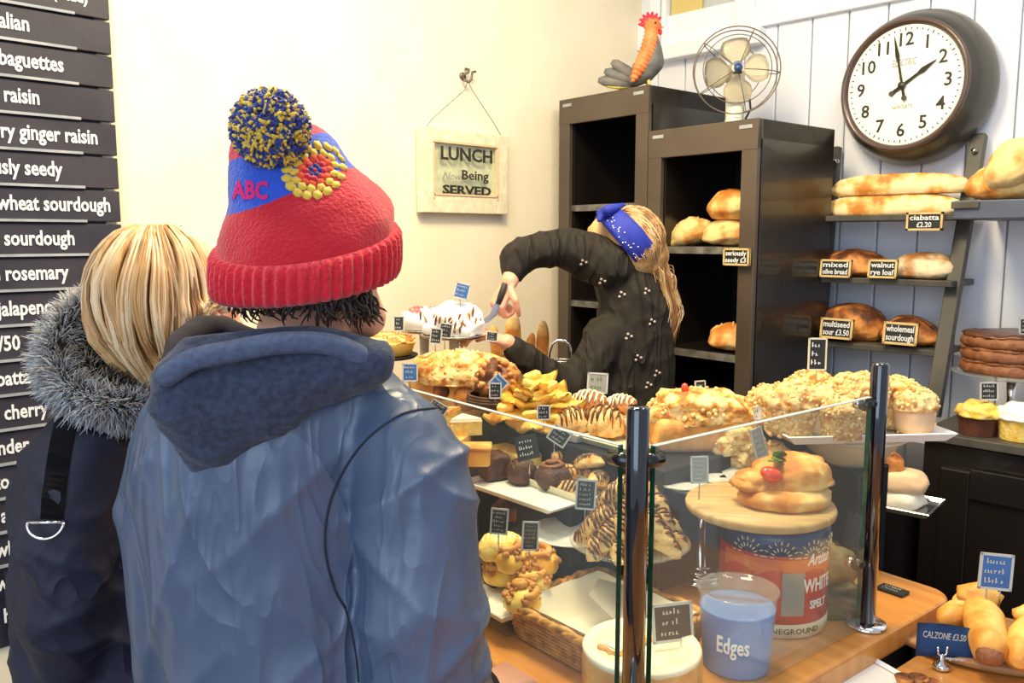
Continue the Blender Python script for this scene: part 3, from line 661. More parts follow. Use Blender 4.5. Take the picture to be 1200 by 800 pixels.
# ================================================================== THE COUNTER
PR = PZ(1015, 733, .92); ZC = .92
zpt = 1.389; PL = PZ(748, 476, zpt); PL.z = ZC
V = (PR-PL); LEN = V.length; V.normalize(); U = Vector((-V.y, V.x, 0)); CRZ = math.atan2(-V.x, V.y)
def CU(u, v, z=ZC): p = PL+U*u+V*v; return Vector((p.x, p.y, z))
def uv(p): d = p-PL; return d.dot(U), d.dot(V)
ulen = 1.50
ct = thing('display_counter', 'long honey oak topped bakery counter with rounded end', 'counter', CU(0, 0, 0), CRZ)
def rounded(bm, x0, x1, y0, y1, z0, z1, r, cor=(1, 1, 1, 1), bev=.008):
    pts = []
    for (cx, cy, a0), c in zip(((x1-r, y1-r, 0), (x0+r, y1-r, 90), (x0+r, y0+r, 180), (x1-r, y0+r, 270)), cor):
        if c:
            for k in range(7): a = math.radians(a0+15*k); pts.append((cx+r*math.cos(a), cy+r*math.sin(a)))
        else: pts.append((cx+(r if a0 in (0, 270) else -r), cy+(r if a0 in (0, 90) else -r)))
    f = bm.faces.new([bm.verts.new((x, y, z0)) for x, y in pts]); g = bmesh.ops.extrude_face_region(bm, geom=[f])
    bmesh.ops.translate(bm, vec=(0, 0, z1-z0), verts=[e for e in g['geom'] if isinstance(e, bmesh.types.BMVert)])
    if bev:
        es = [e for e in bm.edges if abs(e.verts[0].co.z-e.verts[1].co.z) < 1e-6]
        bmesh.ops.bevel(bm, geom=es, offset=bev, segments=3, affect='EDGES', profile=.5)
    return bm
bm = NB(); rounded(bm, -ulen, .04, -.10, .86, ZC-.045, ZC, .05, (1, 0, 0, 1)); obj('worktop', bm, 'wood', ct, smooth=False)
bm = NB(); box(bm, (-ulen/2-.03, .38, (ZC-.045)/2), (ulen-.04, .82, ZC-.046)); flat('carcass', bm, 'black', ct)
tb = thing('side_table', 'lower oak table butted against the counter end holding calzones', 'table', CU(-.06, 0, 0), CRZ)
ZT = .872
bm = NB(); rounded(bm, .002, .9, -.45, .80, ZT-.035, ZT, .04, (0, 0, 0, 0), .005); obj('table_top', bm, 'wood', tb, smooth=False)
for a_, b_ in ((.06, -.38), (.84, -.38), (.06, .72), (.84, .72)):
    bm = NB(); box(bm, (a_, b_, (ZT-.035)/2), (.05, .05, ZT-.036), bev=.003); flat('leg', bm, 'wood', tb)
# ------------------------------------------------------------------ posts with clamps, glass
def post(label, u, v, full):
    t = thing('guard_post', label, 'post', CU(u, v), CRZ); rr = .0148
    bm = NB(); lathe(bm, [(0, 0), (.034, 0), (.035, .004), (.032, .008), (.018, .01), (0, .01)], seg=32); obj('base_flange', bm, 'chrome', t)
    bm = NB(); lathe(bm, [(0, .008), (rr, .008), (rr, zpt-ZC-.004), (rr-.002, zpt-ZC), (0, zpt-ZC)], seg=32); obj('tube', bm, 'postblue', t)
    return t
pA = post('tall glossy dark blue steel post at the near glass corner', 0, 0, 1)
pB = post('glossy dark steel post with chrome foot at the far counter end', 0, LEN, 1)
for z in (.05, .395):
    for sgn, nm in ((-1, 0), (1, 1)):
        bm = NB()
        if sgn < 0: cyl(bm, (-.012, 0, z), (-.046, 0, z), .0105, seg=20)
        else: cyl(bm, (0, .012, z), (0, .042, z), .0105, seg=20)
        obj('clamp', bm, 'postgrey', pA)
for z in (.12, .40):
    bm = NB(); cyl(bm, (-.004, -.012, z), (-.004, -.04, z), .010, seg=20); c = obj('clamp', bm, 'postgrey', pB)
    bm = NB(); cyl(bm, (-.012, -.031, z), (-.024, -.031, z), .009, seg=20); obj('clamp_screw', bm, 'chrome', c)
ZG = 1.332
def pane(label, x0, x1, y0, y1):
    t = thing('glass_guard', label, 'glass screen', CU(0, 0), CRZ)
    cx, cy, sx, sy = (x0+x1)/2, (y0+y1)/2, x1-x0, y1-y0
    bm = NB(); box(bm, (cx, cy, (ZG-ZC)/2+.003), (sx, sy, ZG-ZC-.004)); flat('pane', bm, 'glass', t)
    e = .0012
    for k, (c, s) in enumerate((((x0-e/2 if sx > sy else cx, cy if sx > sy else y0-e/2, (ZG-ZC)/2+.003), (e if sx > sy else sx, sy if sx > sy else e, ZG-ZC-.004)),
                 ((x1+e/2 if sx > sy else cx, cy if sx > sy else y1+e/2, (ZG-ZC)/2+.003), (e if sx > sy else sx, sy if sx > sy else e, ZG-ZC-.004)))):
        bm = NB(); box(bm, c, s); flat('pane_edge', bm, 'glassedge', t)
    bm = NB(); box(bm, (cx, cy, ZG-ZC+.0015), (sx, sy, .0012)); flat('top_edge', bm, 'signedge', t)
    return t
pane('front glass screen of the counter running left from the near post', -1.42, -.030, -.004, .004)
pane('end glass screen between the two steel posts', -.004, .004, .030, LEN-.03)
# ------------------------------------------------------------------ risers
def riser(label, u0, u1, v0, v1, z, z0=ZC, m='blackin', nm='display_riser'):
    t = CU((u0+u1)/2, (v0+v1)/2, z0+.0005); bm = NB(); box(bm, (0, 0, (z-z0)/2), (abs(u1-u0), abs(v1-v0), z-z0-.001), bev=.004)
    o = flat(nm, bm, m); o.location = t; o.rotation_euler = (0, 0, CRZ); tag(o, label, 'riser'); return o
ZR = 1.16
riser('long black riser under the back row of cakes and pastries', .32, 1.2, .42, .76, ZR)
riser('black block riser under the white brownie tray', .46, .66, .31, .40, 1.08)
pcx_ = PZ(996, 501, 1.20); ub_, vb_ = uv(pcx_)
riser('tall black plinth behind the counter carrying the cream bowl', ub_-.06, ub_+.06, vb_-.06, vb_+.06, 1.124, .001, nm='display_plinth')
# ------------------------------------------------------------------ generic makers
def k_(p): return p.dot(F)/994
def put(o, p, rz=0, rot=None): o.location = p; o.rotation_euler = rot or (0, 0, rz); return o
def plate(label, p, r, m='white', sq=False, rim=.012, cat='plate', nm='round_plate'):
    bm = NB()
    lathe(bm, [(0, 0), (r*.6, 0), (r*.7, .002), (r, rim), (r*.995, rim+.003), (r*.72, .006), (0, .005)], seg=48)
    o = obj(nm, bm, m); put(o, p); return tag(o, label, cat)
def tray(label, p, w_, d_, m='white', rz=0, h=.014, cat='tray', nm='serving_tray', th=.005):
    bm = NB(); box(bm, (0, 0, th/2+.001), (w_*.9, d_*.9, th), bev=.002)
    t = th
    g = bmesh.ops.create_grid(bm, x_segments=1, y_segments=1, size=1)
    bmesh.ops.delete(bm, geom=g['verts'], context='VERTS')
    L = [(w_*.45, d_*.45, .002), (w_*.5, d_*.5, h), (w_*.49, d_*.49, h+.002), (w_*.44, d_*.44, th+.002)]
    rings = []
    for a, b, z in L: rings.append([bm.verts.new((x*a, y*b, z)) for x, y in ((1, 1), (-1, 1), (-1, -1), (1, -1))])
    for A, B in zip(rings, rings[1:]):
        for i in range(4): bm.faces.new((A[i], A[(i+1) % 4], B[(i+1) % 4], B[i]))
    o = flat(nm, bm, m); put(o, p, rz); return tag(o, label, cat)
def stand(label, p, r, h, pm='glassveil', sm='chrome', coil=False):
    t = thing('cake_stand', label, 'cake stand', p)
    bm = NB(); lathe(bm, [(0, 0), (r*.5, 0), (r*.5, .006), (r*.3, .012), (.012, .022), (.009, h*.5), (.014, h-.012), (0, h-.01)], seg=32); s = obj('foot', bm, sm, t)
    if coil:
        for i in range(4): bm = NB(); rr_ = r*.5-i*r*.1; tube(bm, [(rr_*math.cos(2*PI*j/28), rr_*math.sin(2*PI*j/28), .006+i*.008) for j in range(28)], .0035, 6, True); obj('ribbed_ring', bm, sm, s)
    bm = NB(); lathe(bm, [(0, h-.008), (r*.9, h-.006), (r, h), (r*.99, h+.003), (r*.9, h-.001), (0, h-.002)], seg=48); obj('plate', bm, pm, t)
    return t
def crumbs(bm, pts, s, rr, kind='ico'):
    for p in pts:
        q = s*rr.uniform(.6, 1.3); e = Euler((rr.uniform(0, 6), rr.uniform(0, 6), rr.uniform(0, 6)))
        if kind == 'ico': sph(bm, p, (q, q*rr.uniform(.6, 1), q*rr.uniform(.5, .9)), 1, e)
        else: box(bm, p, (q*2, q*1.3, q), e)
def lump(l, w_, h, seed=0, amp=.12, sub=3, flat_=.3, sq=1):
    bm = NB(); bmesh.ops.create_icosphere(bm, subdivisions=sub, radius=1); f = lambda a, e: math.copysign(abs(a)**e, a)
    for v in bm.verts:
        x, y, z = v.co; d = 1+amp*noise.noise(Vector((x*2+seed*3.3, y*2, z*2)))+amp*.5*noise.noise(Vector((x*6, y*6+seed, z*6)))
        x, y = f(x, sq), f(y, sq); z = max(z, -flat_)
        v.co = Vector((x*l/2*d, y*w_/2*d, (z*d+flat_)*h/(1+flat_)))
    return bm
def onlump(l, w_, h, n, rr, flat_=.3, top=.1, sc=1.0):
    out = []
    while len(out) < n:
        a = rr.uniform(0, 2*PI); z = rr.uniform(top, 1); q = math.sqrt(1-z*z); out.append((math.cos(a)*q*l/2*sc, math.sin(a)*q*w_/2*sc, (z+flat_)*h/(1+flat_)*sc))
    return out
def stripes(bm, l, w_, h, n, r, rr, flat_=.3, ang=.4, sc=1.01):
    for k in range(n):
        c = ((k+.5)/n*2-1)*.86; pts = []
        L = math.sqrt(max(.02, 1-c*c))
        for i in range(9):
            s = (i/8*2-1)*L*.93; x = c+s*ang*.3+rr.uniform(-.03, .03); y = s; zz = math.sqrt(max(0, 1-min(1, x*x+y*y)))
            pts.append((x*l/2*sc, y*w_/2*sc, (zz+flat_)*h/(1+flat_)*sc))
        tube(bm, pts, [r*.4]+[r*rr.uniform(.7, 1.3) for _ in range(7)]+[r*.4], 5)
def psign(label, x0, y0, x1, y1, dep, face='signblack', edge='signedge', lines=4, seed=1, yaw=0, tilt=-.12, roll=0, pin=.03, words=None, pins=1, chalk='chalkdim', **kw):
    p = PD((x0+x1)/2, y1, dep); k = dep/994
    return price_sign(label, p, (x1-x0)*k, (y1-y0)*k, face, edge, lines, yaw, tilt, roll, pin, words, seed, pins=pins, chalk=chalk, **kw)
rr = random.Random(3)
# ================================================================== CHEESECAKE, BASKET, CUP, TIN (near end of the counter)
pc = CU(.088, .112)
cc_ = thing('round_cheesecake', 'big pale round cheesecake with browned side behind the near post', 'cake', pc)
bm = NB(); rs = .088; 
prof = [(0, .062), (rs*.74, .062), (rs*.78, .078), (rs*.97, .08), (rs, .07), (rs*1.0, .03), (rs*.96, .001), (0, .001)]
lathe(bm, prof[::-1], seg=48)
for v in bm.verts: v.co += v.co.normalized()*.004*noise.noise(v.co*40)
obj('cake_body', bm, 'tan', cc_)
bm = NB(); lathe(bm, [(0, .067), (rs*.745, .068), (rs*.77, .083), (rs*.965, .085), (rs*1.0, .08), (rs*.985, .074), (rs*.9, .07), (0, .06)], seg=48); obj('pale_top', bm, 'icing', cc_)
psign('wide dark sign leaning on the pale cheesecake beside the post', 762, 704, 817, 752, 1.20, lines=3, yaw=.25, tilt=-.2, seed=31, face='signblack', pin=0)
# basket
A_, B_, D_ = PZ(588, 702, .985), PZ(694, 664, .985), PZ(700, 786, .985)
ex = (B_-A_); ey = (D_-A_); Lx, Ly = ex.length, ey.length; ex.normalize(); ey = (ey-ex*ey.dot(ex)).normalized()
bc_ = A_+ex*Lx/2+ey*Ly*.5; 
bk = thing('wicker_basket', 'open golden wicker basket lined with white paper behind the front glass', 'basket', (bc_.x, bc_.y, ZC+.001), math.atan2(ex.y, ex.x))
hx, hy, hb = Lx/2, Ly/2*.9, .06
def ringp(z, gro, N=40, off=0, amp=0):
    out = []; per = [(-1, -1), (1, -1), (1, 1), (-1, 1)]
    for s in range(4):
        a, b = Vector(per[s]), Vector(per[(s+1) % 4])
        for i in range(N//4):
            q = a.lerp(b, i/(N//4)); w2 = 1+amp*math.sin((s*(N//4)+i+off)*PI)
            out.append((q.x*(hx-gro)*w2, q.y*(hy-gro)*w2, z))
    return out
bm = NB()
for k in range(8): tube(bm, ringp(.006+k*.0068, .012-k*.0014, 96, k, .035), .0032, 5, True)
for p_ in ringp(0, .006, 48): tube(bm, [(p_[0]*.93, p_[1]*.93, .004), (p_[0]*1.03, p_[1]*1.03, .062)], .0028, 5)
o = obj('woven_side', bm, 'wicker', bk); o['kind'] = 'stuff'
for k, (o1, z) in enumerate(((0, .060), (PI, .061), (PI/2, .063))):
    bm = NB(); pts = ringp(z, 0, 96); 
    pts = [Vector(p)+Vector((0, 0, .004*math.sin(i*.8+o1*1.3)))+Vector(p).normalized()*0.005*math.cos(i*.8+o1*1.3) for i, p in enumerate(pts)]
    tube(bm, pts, .0058, 6, True); obj('rim_braid', bm, 'wicker', bk)
bm = NB(); box(bm, (0, 0, .005), (2*hx-.03, 2*hy-.03, .006)); flat('basket_base', bm, 'wicker', bk)
bm = NB(); N = 16; G = []
for i in range(N+1):
    row = []
    for j in range(N+1):
        x, y = (i/N-.5)*2, (j/N-.5)*2; e = max(abs(x), abs(y)); z = .014+max(0, e-.72)**1.1*.22+.004*noise.noise(Vector((x*3, y*3, 0)))
        row.append(bm.verts.new((x*(hx-.012), y*(hy-.012), z)))
    G.append(row)
for i in range(N):
    for j in range(N): bm.faces.new((G[i][j], G[i+1][j], G[i+1][j+1], G[i][j+1]))
obj('paper_liner', bm, 'paper', bk)
bm = NB(); pts = [(-.03, 0), (.035, -.02), (.05, .045), (.01, .075), (-.035, .055)]
f = bm.faces.new([bm.verts.new((x+.03, y-.02, .05+y*.5)) for x, y in pts]); bmesh.ops.solidify(bm, geom=[f], thickness=.001)
o = flat('paper_sheet', bm, 'papergrey', bk)
# blue tub
pt = PZ(862, 778, ZC+.001); kk = k_(pt)
tub = thing('lidded_tub', 'pale blue printed tub with clear lid standing before the red tin', 'tub', pt, YAW)
r_ = 46*kk; h_ = .125
bm = NB(); lathe(bm, [(0, 0), (r_*.86, 0), (r_*.88, .004), (r_*.99, h_*.78), (r_*1.0, h_*.8), (r_*.96, h_*.8), (0, h_*.78)], seg=48); obj('label_wrap', bm, 'cupblue', tub)
bm = NB(); lathe(bm, [(r_*.97, h_*.8), (r_*1.04, h_*.98), (r_*1.08, h_), (r_*1.08, h_*1.03), (r_*1.0, h_*1.03), (r_*.98, h_), (0, h_)], seg=48); obj('clear_lid', bm, 'glassveil', tub)
text('lettering', 'Edges', .036, 'icingwhite', tub, frame((.93, -.36, 0), (0, 0, 1), (.0, 0, h_*.44)) @ Matrix.Translation((0, 0, r_*.975)), off=.0006, ext=.0008, bend=r_*.975, width=.05)
# tin
pt = PZ(915, 737, ZC+.001); kk = k_(pt); r_ = .094; h_ = .196
tin = thing('printed_tin', 'large red food tin with navy and cream print under the wooden board', 'tin', pt+F*.055, YAW)
def band(nm, z0, z1, m, ro=0):
    bm = NB(); lathe(bm, [(r_+ro-.002, z0), (r_+ro, z0), (r_+ro, z1), (r_+ro-.002, z1)], seg=56); return obj(nm, bm, m, tin)
bm = NB(); lathe(bm, [(0, 0), (r_*.98, 0), (r_, .003), (r_, h_-.003), (r_*.98, h_), (0, h_-.003)], seg=56); obj('tin_wall', bm, 'red', tin)
band('bottom_band', .002, .026, 'creamtin', .0006); band('top_band', h_-.05, h_-.006, 'navytin', .0006); band('seam_rim', h_-.006, h_, 'steel', .0014)
def arcpatch(bm, a0, a1, z0, z1, N=8, ro=.0012):
    A = []
    for i in range(N+1): a = a0+(a1-a0)*i/N; A.append((bm.verts.new(((r_+ro)*math.cos(a), (r_+ro)*math.sin(a), z0)), bm.verts.new(((r_+ro)*math.cos(a), (r_+ro)*math.sin(a), z1))))
    for (a, b), (c, d) in zip(A, A[1:]): bm.faces.new((a, c, d, b))
for ac in (-2.35, -1.75, -1.15, -.55):
    bm = NB(); c = Vector((0, 0, 0))
    for k in range(9):
        th = PI*k/8
        for q in (.008, .019):
            a = ac+math.cos(th)*(q+.004)/r_; z = h_-.052+math.sin(th)*(q+.004); a2 = ac+math.cos(th)*(q+.010)/r_; z2 = h_-.052+math.sin(th)*(q+.010); R_2 = r_+.0016
            tube(bm, [(R_2*math.cos(a), R_2*math.sin(a), z), (R_2*math.cos(a2), R_2*math.sin(a2), z2)], .0012, 5)
    o = obj('sunburst', bm, 'creamtin', tin); o['kind'] = 'stuff'
bm = NB()
for i in range(28):
    a = -PI+i*PI/14*.5*1.0; z0 = h_-.086+.012*abs(math.sin(i*.45)); arcpatch(bm, -2.9+i*.1, -2.8+i*.1, z0, h_-.056, 1)
obj('orange_scallop', bm, 'orangetin', tin)
bm = NB(); arcpatch(bm, -1.72, -1.3, .042, .118); obj('grey_label', bm, 'greytin', tin)
dirn = Vector((math.sin(.62), -math.cos(.62), 0)); rgt = Vector((math.cos(.62), math.sin(.62), 0))
for s, z, sz, wd, m_, sh in (('Artisan', .138, .028, .06, 'icingwhite', .35), ('WHITE', .092, .034, .07, 'icingwhite', 0), ('SPELT', .058, .02, .042, 'icingwhite', 0)):
    text('lettering', s, sz, m_, tin, frame(rgt, (0, 0, 1), (0, 0, z)) @ Matrix.Translation((0, 0, r_+.001)), off=.0005, ext=.0004, bend=r_, width=wd, shear=sh)
text('lettering', 'STONEGROUND', .014, 'ink', tin, frame((1, 0, 0), (0, 0, 1), (0, 0, .014)) @ Matrix.Translation((0, 0, r_+.0018)), ext=.0004, bend=r_, width=.12)
# round board with filled roll
zb2 = ZC+h_+.002; pbd = tin.location.copy(); pbd.z = zb2; pbd = pbd-R*.03-F*.005
bm = NB(); lathe(bm, [(0, 0), (.122, 0), (.128, .004), (.13, .012), (.127, .018), (0, .018)], seg=56); o = obj('round_board', bm, 'board'); put(o, pbd, .6); tag(o, 'round pale wooden board lying on top of the red tin', 'board')
pr_ = PZ(918, 588, zb2+.02)
fr = thing('filled_roll', 'round golden filled roll with tomato slice on the wooden board', 'roll', pr_, YAW)
bm = lump(.162, .13, .042, 3, .1, 4, .4); obj('bottom_half', bm, 'crust', fr)
bm = lump(.15, .12, .055, 5, .14, 4, .2); bmesh.ops.transform(bm, matrix=Matrix.Translation((.014, .012, .03)) @ Matrix.Rotation(-.12, 4, 'Y'), verts=bm.verts); obj('top_half', bm, 'crust', fr)
bm = lump(.085, .08, .03, 9, .2, 4, .4); bmesh.ops.transform(bm, matrix=Matrix.Translation((-.05, .005, .026)), verts=bm.verts); obj('pastry_ear', bm, 'crust', fr)
bm = NB(); sph(bm, (-.034, -.034, .060), (.02, .014, .012), 3, Euler((.5, .3, 0))); obj('tomato_slice', bm, 'tomato', fr)
for q in range(4):
    bm = NB(); c = Vector((-.028+q*.007, -.024+.009*q, .076+.002*q)); f = bm.faces.new([bm.verts.new(c+Vector(v)) for v in ((-.013, -.007, 0), (0, -.013, .006), (.017, -.003, .003), (.008, .010, .006), (-.008, .009, .002))]); bmesh.ops.solidify(bm, geom=[f], thickness=.001); bmesh.ops.rotate(bm, cent=c, matrix=Euler((.3*q, .4, q)).to_matrix(), verts=bm.verts); flat('herb_leaf', bm, 'leaf', fr)
# salad wraps by the far post, small black plate
q = PZ(985, 715, ZC); q = CU(.09, .62)
o = obj('green_wrap', lump(.17, .12, .06, 4, .25, 4, .4, .7), 'salad'); put(o, CU(.10, .60, ZC+.001), YAW); tag(o, 'olive green salad wrap in film behind the far glass post', 'wrap', None)
o = obj('green_wrap', lump(.15, .11, .06, 8, .3, 4, .4, .7), 'salad'); put(o, CU(.11, .60, ZC+.056), YAW+.5); tag(o, 'second green wrap stacked on the first behind the far post', 'wrap', None)
p = PZ(1046, 693, ZC+.001); bp = thing('name_plate', 'small flat black plate with writing lying on the oak counter corner', 'name plate', p, CRZ)
bm = NB(); box(bm, (0, 0, .003), (.052, .03, .006), bev=.001); flat('plate', bm, 'signblack', bp)
bm = NB(); squig(bm, .045, .005, .006, 3, .0064); squig(bm, .045, -.006, .005, 4, .0064); o = flat('lettering', bm, 'chalkdim', bp); o['kind'] = 'stuff'
# ================================================================== STAND 2 with papers (left of tin), STAND 1 with biscotti mound
p2s = PZ(820, 680, ZC+.001)
stand('glass cake stand with ribbed chrome foot left of the tin', p2s, .09, 1.122-ZC, 'glassveil', 'chrome', True)
bm = NB(); N = 14; G = []
for i in range(N+1):
    row = []
    for j in range(N+1):
        x, y = (i/N-.5)*2, (j/N-.5)*2; row.append(bm.verts.new((x*.088, y*.075, .004+.006*max(0, nz((x, y, 0), 2.2))+.012*max(0, abs(x)-.7))))
    G.append(row)
for i in range(N):
    for j in range(N): bm.faces.new((G[i][j], G[i+1][j], G[i+1][j+1], G[i][j+1]))
bmesh.ops.solidify(bm, geom=bm.faces[:], thickness=.0012)
o = obj('paper_sheet', bm, 'icingwhite'); put(o, Vector((p2s.x, p2s.y, 1.125)), YAW); tag(o, 'bright white crumpled paper lying empty on the ribbed-foot stand', 'paper')
psign('grey sign standing on the white paper left of the wooden board', 809, 533, 831, 566, 1.42, 'greytin', 'signedge', 5, 12, .1)
psign('grey sign leaning between crumb cake and filled roll', 884, 498, 903, 536, 1.62, 'greytin', 'signedge', 4, 13, .5, roll=-.25)
zm = 1.06
p1s = PZ(738, 634, zm); p1s.z = ZC+.001
stand('glass cake stand under the mound of drizzled biscotti', p1s, .108, zm-ZC, 'glassveil', 'chrome')
ORD = ('rightmost', 'second anticlockwise from the right', 'third anticlockwise from the right', 'fourth anticlockwise from the right', 'fifth anticlockwise from the right', 'sixth anticlockwise from the right', 'seventh anticlockwise from the right', 'eighth anticlockwise from the right', 'ninth anticlockwise from the right', 'tenth anticlockwise from the right')
gm = 'drizzled biscotti piled on the glass stand'
def biscotto():
    t = thing('biscotti_slice', 'almond biscotti slice drizzled with dark chocolate in the stand mound', 'biscotti', (0, 0, 0), group=gm)
    bm = lump(.085, .036, .028, 6, .16, 3, .5, .8); obj('biscuit', bm, 'biscotti', t)
    bm = NB(); stripes(bm, .085, .036, .028, 9, .0029, rr, .5, .8, 1.02); bmesh.ops.delete(bm, geom=[], context='VERTS'); obj('chocolate_drizzle', bm, 'chocgloss', t)
    return t
b0 = biscotto(); first = True
for lay, (n_, ra_, zz) in enumerate(((10, .058, .004), (9, .05, .028), (8, .038, .05), (5, .024, .072), (3, .010, .09))):
    for i in range(n_):
        t = b0 if first else copy_tree(b0); first = False
        t['label'] = 'drizzled biscotti slice, %s of the %s ring of the stand mound' % (ORD[i], ('bottom', 'second', 'middle', 'upper', 'topmost')[lay])
        a = 2*PI*i/n_+lay*.6; t.location = Vector((p1s.x, p1s.y, zm+zz))+Vector((math.cos(a)*ra_, math.sin(a)*ra_, 0))
        t.rotation_euler = (rr.uniform(-.4, .4), .45+rr.uniform(-.15, .2), a+rr.uniform(-.6, .6))
gcb = 'crumbly nut bars below the biscotti stand'
for i, (px, py, lab) in enumerate(((790, 668, 'pale nut bar low at right of the post under the biscotti stand'), (812, 660, 'pale nut bar touching the ribbed chrome foot'), (800, 642, 'top pale nut bar of the three beside the ribbed foot'))):
    t = thing('nut_bar', lab, 'bar', PZ(px, py, (.93, .93, .97)[i]), i*.9, gcb)
    obj('bar_body', lump(.075, .055, .042, i, .15, 3, .4, .6), 'nutbase', t); bm = NB(); crumbs(bm, onlump(.075, .055, .042, 60, rr, .4, -.1), .0045, rr); o = obj('nut_topping', bm, 'nut', t); o['kind'] = 'stuff'
# white plate left of it
pw_ = PZ(668, 630, 1.03)
plate('empty round white plate left of the biscotti stand', Vector((pw_.x, pw_.y, 1.03)), .082)
riser('low black block under the empty white plate', *[c+s for c, s in ((uv(pw_)[0], -.05), (uv(pw_)[0], .05), (uv(pw_)[1], -.05), (uv(pw_)[1], .05))], 1.028)
psign('olive-faced sign in front of the empty white plate', 610, 609, 631, 645, 1.38, 'signblack', 'signedge', 6, 14, .15, roll=.08, chalk='nutbrown')
psign('black sign standing at the left above the nut swirls', 573, 594, 595, 626, 1.42, 'signblack', 'signedge', 5, 15, -.1, roll=.06)
psign('black sign between the brownie tray and the biscotti mound', 673, 560, 698, 597, 1.36, 'signblack', 'signedge', 5, 16, -.1, roll=.05)
# nut swirls
zs = .985
psw = PZ(600, 700, zs-.01)
tray('white tray under the nut-topped swirls by the front glass', CU(.42, .12, .955), .16, .15, rz=CRZ)
riser('low black block under the nut swirl tray', .36, .48, .07, .17, .954)
gsw = 'nut-topped swirls beside the basket'
for i, (px, py, z, lab) in enumerate(((612, 712, .975, 'front nut-topped swirl closest to the basket rim'), (588, 680, .975, 'nut-topped swirl at the left beside the grey jacket'), (624, 690, .98, 'nut-topped swirl at right of the swirl pile'), (602, 665, 1.01, 'top nut-topped swirl of the pile with caramel pieces'), (633, 668, 1.005, 'shiny yellow swirl just under the olive-faced sign'))):
    t = thing('nut_swirl', lab, 'pastry', PZ(px, py, z), rr.uniform(0, 6), gsw)
    obj('bun', lump(.07, .065, .04, i, .12, 3, .5), 'yellow', t)
    bm = NB(); tube(bm, [(math.cos(a)*(.030-.0034*a), math.sin(a)*(.028-.0034*a), .030+.0026*a) for a in [k*.45 for k in range(16)]], .0065, 8); obj('dough_coil', bm, 'crust', t)
    bm = NB(); crumbs(bm, onlump(.072, .067, .044, 46, rr, .5, .2), .0055, rr); o = obj('nut_topping', bm, 'nutbrown', t); o['kind'] = 'stuff'
# pale flat cake left edge
t = thing('iced_slice', 'pale drizzled iced cake slice at the left beside the jacket', 'cake', PZ(588, 652, 1.02), YAW)
obj('sponge', lump(.085, .07, .045, 5, .08, 3, .5, .7), 'cornyellow', t)
bm = NB(); stripes(bm, .085, .07, .045, 9, .0018, rr, .5, .3, 1.02); obj('icing_drizzle', bm, 'icing', t)
# ================================================================== BROWNIE TRAY
ztr = 1.082
bt = tray('white rectangular tray holding three chocolate brownies', CU(.565, .285, ztr), .27, .13, rz=CRZ+.06, h=.012)
gb = 'brownies on the white tray'
for i, (px, py, nm_, lab) in enumerate(((578, 560, 'brownie', 'plain square brownie at the left end of the tray'), (611, 566, 'brownie', 'brownie with chocolate drizzle in the middle of the tray'), (648, 572, 'brownie', 'dome brownie with swirl icing at the right end of the tray'))):
    t = thing(nm_, lab, 'brownie', PZ(px, py, ztr+.006), YAW+.5, gb)
    if i == 0:
        bm = NB(); box(bm, (0, 0, .028), (.06, .06, .054), bev=.008, seg=3); bmesh.ops.subdivide_edges(bm, edges=bm.edges, cuts=2, use_grid_fill=True)
        for v in bm.verts: v.co += v.co.normalized()*.003*nz(v.co, 90)
        obj('cake', bm, 'choc', t)
    else:
        s = (.062, .072)[i-1]; obj('cake', lump(s, s, .052, i, .1, 3, .8, .75), 'choc', t)
        bm = NB()
        if i == 1: stripes(bm, s, s, .052, 7, .002, rr, .8, .5, 1.03)
        else: tube(bm, [(math.cos(a)*(.028-.0018*a), math.sin(a)*(.028-.0018*a), .046+.0011*a) for a in [k*.5 for k in range(24)]], .0042, 6)
        obj('icing', bm, 'chocgloss' if i == 1 else 'chocmid', t)
for q, (px, py) in enumerate(((570, 588), (600, 600))):
    t = thing('chocolate_bun', ('dark bun lying at the left below the brownie tray', 'second dark bun below the brownie tray, further right')[q], 'bun', PZ(px, py+6, 1.0), 1, 'dark buns below the brownie tray'); obj('bun', lump(.09, .07, .05, q+3, .1, 3, .5), 'crustdark', t)
riser('low riser under the dark buns below the tray', .46, .62, .12, .19, .998)
